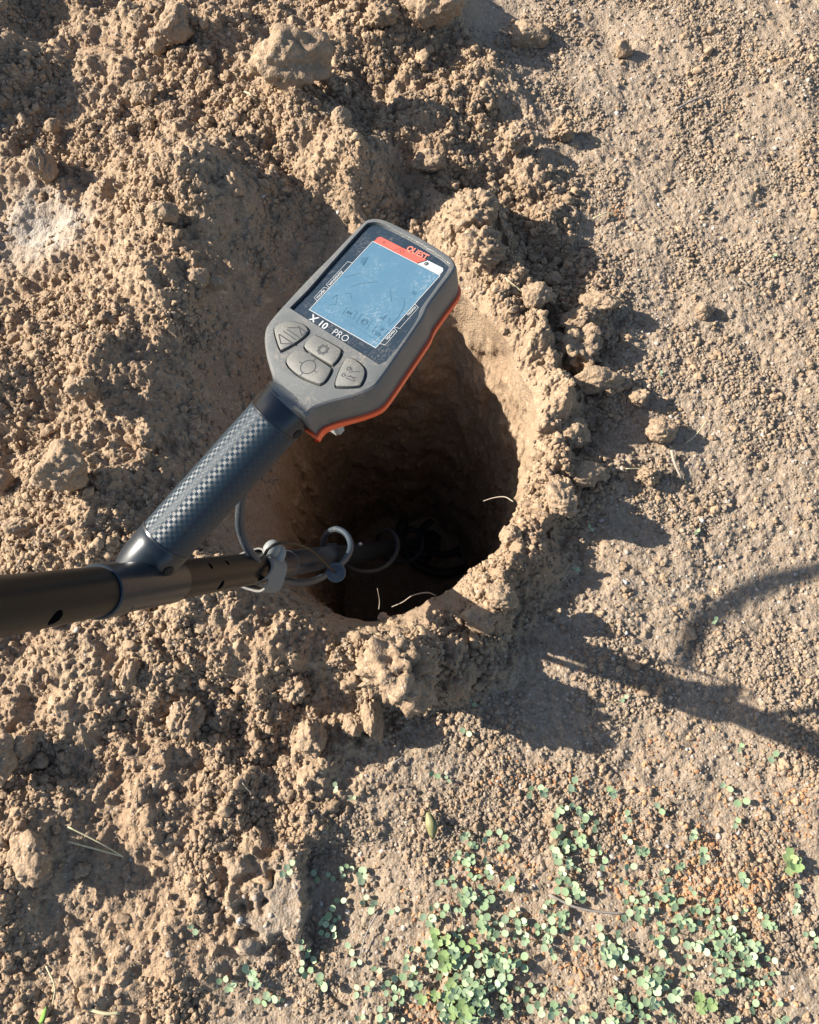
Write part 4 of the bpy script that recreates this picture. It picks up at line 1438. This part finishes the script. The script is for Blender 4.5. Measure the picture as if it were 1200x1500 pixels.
PROTO = [proto(k) for k in range(4)]
USED = [False]*4
EXPL = [(1081, 1093), (1130, 1109), (1060, 1154), (1085, 1177), (968, 1180), (917, 1190), (890, 1156), (775, 1157), (1078, 1204), (1010, 1220), (1022, 1252), (920, 1266), (1082, 1288), (915, 1228), (880, 1260), (912, 1290), (925, 1320), (970, 1292),
        (840, 1180), (850, 1205), (845, 1220), (810, 1213), (812, 1235), (830, 1260), (815, 1252), (815, 1285), (830, 1300), (850, 1190), (862, 1190), (838, 1292), (843, 1305), (826, 1310),
        (678, 1227), (665, 1250), (660, 1285), (675, 1305), (690, 1310), (700, 1335), (710, 1355), (735, 1295), (745, 1292), (753, 1330), (755, 1357), (762, 1345), (715, 1320), (730, 1345), (704, 1330), (686, 1312), (672, 1330),
        (805, 1335), (820, 1335), (800, 1360), (840, 1380), (845, 1375), (808, 1350), (795, 1383), (805, 1368), (890, 1375), (905, 1372), (895, 1400), (910, 1385), (885, 1390),
        (1105, 1335), (1115, 1345), (1125, 1400), (1130, 1420), (1110, 1435), (1102, 1450), (1120, 1432), (1160, 1300), (1163, 1330), (1180, 1368), (1192, 1375), (1130, 1465), (1135, 1485),
        (775, 1445), (790, 1450), (785, 1470), (800, 1475), (830, 1460), (820, 1475), (830, 1490), (860, 1480), (850, 1490), (895, 1492),
        (440, 1380), (452, 1385), (458, 1395), (444, 1412), (450, 1424), (466, 1432), (476, 1438), (487, 1332), (478, 1345), (485, 1352), (494, 1346), (474, 1366), (488, 1364), (464, 1283), (485, 1280), (500, 1278), (513, 1266), (528, 1280),
        (530, 1317), (545, 1320), (503, 1318), (577, 1333), (562, 1377), (520, 1454), (537, 1454), (560, 1445), (575, 1465), (557, 1482), (565, 1490), (586, 1494), (605, 1385), (608, 1420), (584, 1425), (510, 1385), (520, 1405),
        (325, 1430), (335, 1440), (400, 1455), (410, 1460), (388, 1462), (365, 1420), (375, 1430), (280, 1358), (428, 1268), (420, 1276), (490, 1150), (515, 1165), (625, 1338), (635, 1325), (632, 1345),
        (868, 770), (845, 837), (1022, 776), (912, 1020), (1048, 905), (1132, 376), (966, 548), (680, 1072), (632, 1130), (690, 1030), (655, 1140)]
CLUSTERS = [((1012, 1345), 38, 26, 22), ((1000, 1385), 30, 24, 10), ((1068, 1390), 26, 24, 16), ((1075, 1432), 22, 26, 16), ((935, 1470), 30, 26, 18), ((960, 1440), 18, 20, 8), ((740, 1395), 22, 20, 16), ((715, 1420), 26, 20, 14), ((640, 1385), 22, 30, 14), ((655, 1440), 30, 28, 16), ((715, 1480), 28, 18, 14), ((670, 1480), 22, 16, 8), ((930, 1330), 14, 22, 8), ((838, 1235), 16, 50, 14), ((700, 1290), 34, 40, 16), ((805, 1355), 16, 24, 8), ((895, 1385), 14, 18, 6), ((960, 1250), 60, 50, 8), ((560, 1450), 30, 30, 8)]


def seed_label(px, py):
    if py < 1060: return 'lone tiny green seedling on bare soil beside the rim shadow', 'lone seedlings near the hole'
    if px > 1090: return 'pale green two-leaved seedling near the lower right edge', 'seedlings near the right edge'
    if px > 955 and py > 1310: return 'pale green round-leaved seedling in the dense lower right clump', 'seedlings of the lower right clump'
    if px > 955: return 'sparse two-leaved seedling on crumbly soil above the lower right clump', 'sparse seedlings at right'
    if px > 865 and py > 1420: return 'small fuzzy seedling in the low mat left of the lower right clump', 'seedlings of the low mat'
    if px > 865: return 'two-leaved seedling in the thin row left of the lower right clump', 'seedlings of the thin row'
    if px > 785 and py < 1320: return 'green seedling in the upright row right of the lance leaf', 'seedlings of the upright row'
    if px > 765: return 'small seedling between the bottom centre and right clumps', 'seedlings between the clumps'
    if px > 600: return 'round-leaved seedling in the bottom centre clump', 'seedlings of the bottom centre clump'
    if px > 465 and py < 1375: return 'green seedling growing in the shaded hollow beside the pale crust', 'seedlings in the shaded hollow'
    if px > 425: return 'pale seedling in the row below the shaded hollow', 'seedlings below the hollow'
    return 'small seedling in the crumbly soil at the lower left', 'seedlings at lower left'


rs = random.Random(21)
spots = []
for (a, b), sx_, sy_, n_ in CLUSTERS:
    for _ in range(int(n_*1.2)):
        spots.append((a+rs.gauss(0, sx_*0.95), b+rs.gauss(0, sy_*0.95)))
rs.shuffle(spots)
spots = list(EXPL)+spots
spots = [s_ for s_ in spots if 5 < s_[0] < 1197 and s_[1] < 1497]
PLACED = []
extra = spots[290:]
spots = spots[:290]
for a, b in spots:
    k = rs.choice((0, 0, 1, 2, 2, 3))
    o = copy_tree(PROTO[k])
    p = surf(a, b)
    o.location = p-Vector((0, 0, 0.001))
    o.rotation_euler = (rs.uniform(-0.22, 0.22), rs.uniform(-0.22, 0.22), rs.uniform(0, 6.28))
    s_ = rs.uniform(0.58, 1.0)
    if b < 1060: s_ *= 0.75
    o.scale = (s_, s_, s_)
    PLACED.append((o, a, b)+seed_label(a, b))
by = {}
for q in PLACED: by.setdefault(q[4], []).append(q)
ORD = ['leftmost', 'second from left', 'third from left', 'fourth from left', 'fifth from left', 'sixth from left', 'seventh from left', 'eighth from left', 'ninth from left', 'tenth from left']
for grp, qs in by.items():
    qs.sort(key=lambda q: q[1])
    if len(qs) <= 10:
        for i, q in enumerate(qs):
            tag(q[0], ('rightmost ' if i == len(qs)-1 and i > 0 else ORD[i]+' ')+q[3], 'seedling', grp)
        continue
    xm = sorted(q[1] for q in qs)[len(qs)//2]; ym = sorted(q[2] for q in qs)[len(qs)//2]
    ends = {id(qs[0][0]): 'leftmost ', id(qs[-1][0]): 'rightmost '}
    top_ = min(qs, key=lambda q: q[2]); low_ = max(qs, key=lambda q: q[2])
    ends.setdefault(id(top_[0]), 'topmost '); ends.setdefault(id(low_[0]), 'lowest ')
    for q in qs:
        part = ('upper-' if q[2] < ym else 'lower-')+('left ' if q[1] < xm else 'right ')
        tag(q[0], ends[id(q[0])]+q[3] if id(q[0]) in ends else part+q[3], 'seedling', grp)
# the remaining seedlings of the dense clumps, past what is worth counting one by one
EV, EF = [], []
for a, b in extra:
    k = rs.choice((0, 1, 2, 3))
    s_ = rs.uniform(0.5, 0.9)
    M0 = Matrix.Translation(surf(a, b)-Vector((0, 0, 0.001))) @ Matrix.Rotation(rs.uniform(0, 6.28), 4, 'Z') @ Matrix.Rotation(rs.uniform(-0.2, 0.2), 4, 'X') @ Matrix.Scale(s_, 4)
    for ch in PROTO[k].children:
        Mc = M0 @ Matrix.LocRotScale(ch.location, ch.rotation_euler, ch.scale)
        o0 = len(EV)
        EV += [Mc @ v.co for v in ch.data.vertices]
        EF += [tuple(i+o0 for i in q.vertices) for q in ch.data.polygons]
if extra:
    tag(mk('seedling_undergrowth', EV, EF, M_LEAF, None, False), 'tiny seedlings filling the gaps of the green clumps', 'seedlings', kind='stuff')
for r_ in PROTO:
    for ch in list(r_.children): bpy.data.objects.remove(ch, do_unlink=True)
    bpy.data.objects.remove(r_, do_unlink=True)


def clover(px, py, nst, size, spread, label, seed, leaflet=3):
    rr = random.Random(seed)
    p = surf(px, py)
    root = empty('clover_plant', p, label, 'plant', 'yellow green clover-like plants')
    for k in range(nst):
        az = 6.283*k/nst+rr.uniform(-0.4, 0.4)
        tip = Vector((math.cos(az)*spread*rr.uniform(0.5, 1), math.sin(az)*spread*rr.uniform(0.5, 1), rr.uniform(0.010, 0.022)))
        V, F = tube_geo([p+Vector((0, 0, -0.004)), p+tip*0.5+Vector((0, 0, 0.004)), p+tip], [0.0008, 0.0007, 0.0006], 6)
        mk('stem', V, F, M_STEM, root)
        a0 = rr.uniform(0, 6.28)
        for j in range(leaflet):
            o = bpy.data.objects.new('leaf', CLV); col.objects.link(o); o.parent = root
            o.location = tip
            o.rotation_euler = (rr.uniform(-0.2, 0.2), rr.uniform(-0.35, 0.1), a0+6.283*j/leaflet)
            o.scale = (size,)*3
    return root


clover(640, 1366, 3, 0.0085, 0.012, 'upper clover plant with yellowish leaflets in the bottom centre clump', 1)
clover(688, 1382, 2, 0.0095, 0.008, 'two-lobed pale clover right of the dark upright stem', 2, 2)
clover(652, 1402, 3, 0.0095, 0.008, 'bright lime clover in the middle of the bottom centre clump', 3, 4)
clover(660, 1440, 3, 0.0085, 0.012, 'pale clover plant below the bright lime one', 4)
clover(672, 1476, 4, 0.0095, 0.013, 'largest clover plant touching the bottom edge', 5)
clover(627, 1456, 2, 0.0080, 0.010, 'small yellowish clover at the left of the bottom centre clump', 6)
clover(1150, 1264, 3, 0.0120, 0.010, 'lobed yellow green plant at the right edge above the clump', 7)
clover(1028, 1462, 3, 0.0085, 0.010, 'curly yellow green plant below the lower right clump', 8, 4)


def strand(name, pts, r0, r1, mat, label, cat, lift=0.003, group=None):
    """a straw, twig or root lying on the ground; pts = (px, py[, extra height])"""
    w_ = []
    for q in pts:
        p = surf(q[0], q[1]); w_.append(p+Vector((0, 0, lift+(q[2] if len(q) > 2 else 0))))
    pp = smooth_path(w_, 5) if len(w_) > 2 else [w_[0].lerp(w_[1], k/4) for k in range(5)]
    m_ = len(pp)
    V, F = tube_geo(pp, [r0+(r1-r0)*k/(m_-1) for k in range(m_)], 7)
    o = mk(name, V, F, mat, None, True, loc=w_[0])
    return tag(o, label, cat, group)


strand('straw', [(102, 1212, .006), (140, 1230, .006), (183, 1252, 0)], 0.0011, 0.0009, M_STRAW, 'upper pale straw of the crossed pair at lower left', 'straw')
strand('straw', [(104, 1232, .004), (145, 1240, .006), (183, 1252, 0)], 0.0012, 0.0009, M_STRAW, 'lower pale straw of the crossed pair at lower left', 'straw')
strand('root', [(984, 662, .006), (988, 678, .003), (996, 700, 0)], 0.0030, 0.0018, M_ROOT, 'thick pale root sticking out of the tan clod', 'root', 0.004)
strand('twig', [(985, 160, .002), (1005, 152, .006), (1022, 148, .006), (1030, 152, 0)], 0.0022, 0.0016, M_TWIG, 'grey curved twig on the flat ground at upper right', 'twig', 0.005)
strand('twig', [(800, 1308), (850, 1325, .003), (918, 1336)], 0.0022, 0.0013, M_TWIG, 'brown stick lying among the seedlings', 'twig', 0.006)
strand('straw', [(736, 413, .004), (765, 430, .004)], 0.0014, 0.0010, M_STRAW, 'short straw on the right rim near the control box', 'straw', 0.006)
strand('root', [(868, 494, .003), (882, 496, .004), (894, 500)], 0.0014, 0.0009, M_ROOT, 'white rootlet in the shade below the flat clods', 'root', 0.005)
strand('straw', [(552, 1330, .004), (536, 1365, .004), (522, 1408)], 0.0012, 0.0008, M_TWIG, 'grey grass stalk in the shaded hollow', 'straw', 0.006)
strand('twig', [(120, 1474), (150, 1480, .002), (178, 1481)], 0.0024, 0.0020, M_STRAW, 'pale broken twig near the bottom left corner', 'twig', 0.005)
strand('twig', [(659, 1320, .008), (661, 1345, .008), (661, 1375, 0)], 0.0009, 0.0008, M_INK, 'thin dark upright stem in the bottom centre clump', 'twig', 0.004)
strand('straw', [(865, 322, .004), (885, 319, .004), (905, 316)], 0.0014, 0.0008, M_STRAW, 'dry straw beside the orange tuft on the upper right ground', 'straw', 0.005)
strand('twig', [(1080, 405, .002), (1092, 415, .002)], 0.0020, 0.0015, M_ROOT, 'short pale stub on the upper right ground', 'twig', 0.003)
strand('straw', [(1004, 648), (1018, 640, .003), (1036, 618)], 0.0009, 0.0007, M_STRAW, 'thin dry stalk behind the rooted clod', 'straw', 0.004)
strand('straw', [(915, 685), (940, 687, .003), (970, 688)], 0.0009, 0.0007, M_STRAW, 'thin dry stalk left of the pale root', 'straw', 0.005)
strand('root', [(350, 1130, .003), (358, 1145, .003), (370, 1160)], 0.0012, 0.0008, M_ROOT, 'pale curled rootlet in the crumbly soil left of the lower clods', 'root', 0.005)
strand('twig', [(575, 1116), (592, 1108, .003)], 0.0020, 0.0014, M_TWIG, 'short twig on the soil below the near rim', 'twig', 0.005)
strand('straw', [(73, 1412, .004), (80, 1440, .004), (76, 1470)], 0.0012, 0.0008, M_STRAW, 'dry stalk above the green grass blade', 'straw', 0.005)
strand('straw', [(355, 136), (365, 143, .002), (378, 150)], 0.0014, 0.0010, M_STRAW, 'short pale straw left of the big top clod', 'straw', 0.004)


def at_depth(name, pts, r0, r1, mat, label, cat):
    pp = smooth_path([P(*q) for q in pts], 6)
    m_ = len(pp)
    V, F = tube_geo(pp, [r0+(r1-r0)*k/(m_-1) for k in range(m_)], 7)
    return tag(mk(name, V, F, mat, None, True, loc=pp[0]), label, cat)


def lip(px, py):
    p = surf(px, py); return (p-CAM).dot(FWD)


dl = lip(560, 905)
at_depth('root', [(638, 872, dl+0.01), (625, 868, dl), (605, 872, dl+0.005), (590, 882, dl+0.01), (574, 889, dl+0.02)], 0.0010, 0.0006, M_ROOT, 'pale forked root arching over the near lip of the hole', 'root')
at_depth('root', [(555, 893, dl), (556, 880, dl), (553, 862, dl-0.01)], 0.0007, 0.0005, M_ROOT, 'thin pale rootlet standing up at the near lip of the hole', 'root')
dr2 = lip(770, 720)
at_depth('root', [(752, 735, dr2+0.04), (740, 728, dr2+0.05), (724, 729, dr2+0.06), (708, 734, dr2+0.07)], 0.0010, 0.0006, M_ROOT, 'pale root hanging from the right wall of the hole', 'root')

# lance leaf, grass blade
def blade(name, pts, w, mat, label, cat, lift=0.004):
    w_ = [surf(q[0], q[1])+Vector((0, 0, lift+q[2])) for q in pts]
    pp = smooth_path(w_, 6); m_ = len(pp)
    V, F = [], []
    for i, p in enumerate(pp):
        t_ = (pp[min(i+1, m_-1)]-pp[max(i-1, 0)]).normalized(); s_ = t_.cross(Vector((0, 0, 1))).normalized()
        f_ = i/(m_-1); ww = w*math.sin(math.pi*min(1, 0.06+f_*0.92))**0.8
        V += [p+s_*ww+Vector((0, 0, .0015)), p, p-s_*ww+Vector((0, 0, .0015)), p-Vector((0, 0, .0006))]
    for i in range(m_-1):
        for k in range(4): F.append((i*4+k, i*4+(k+1) % 4, i*4+4+(k+1) % 4, i*4+4+k))
    F += [(3, 2, 1, 0), tuple((m_-1)*4+k for k in range(4))]
    return tag(mk(name, V, F, mat, None, True, loc=w_[0]), label, cat)


blade('lance_leaf', [(628, 1186, .006), (630, 1205, .009), (632, 1228, 0)], 0.0078, M_DRYLEAF, 'dark olive lance shaped leaf standing alone above the clump', 'leaf')
blade('grass_blade', [(64, 1499, 0), (70, 1484, .012), (76, 1468, .016)], 0.0035, M_GRASS, 'bright green grass blade at the bottom left edge', 'grass')
blade('dry_leaf', [(846, 1415, 0.002), (854, 1425, .006), (858, 1432, 0)], 0.004, M_MOSS, 'curled orange dry leaf below the small seedlings', 'leaf')
blade('dry_leaf', [(1118, 1284, 0.002), (1124, 1292, .006), (1126, 1300, 0)], 0.004, M_MOSS, 'curled orange dry leaf right of the moss crumbs', 'leaf')
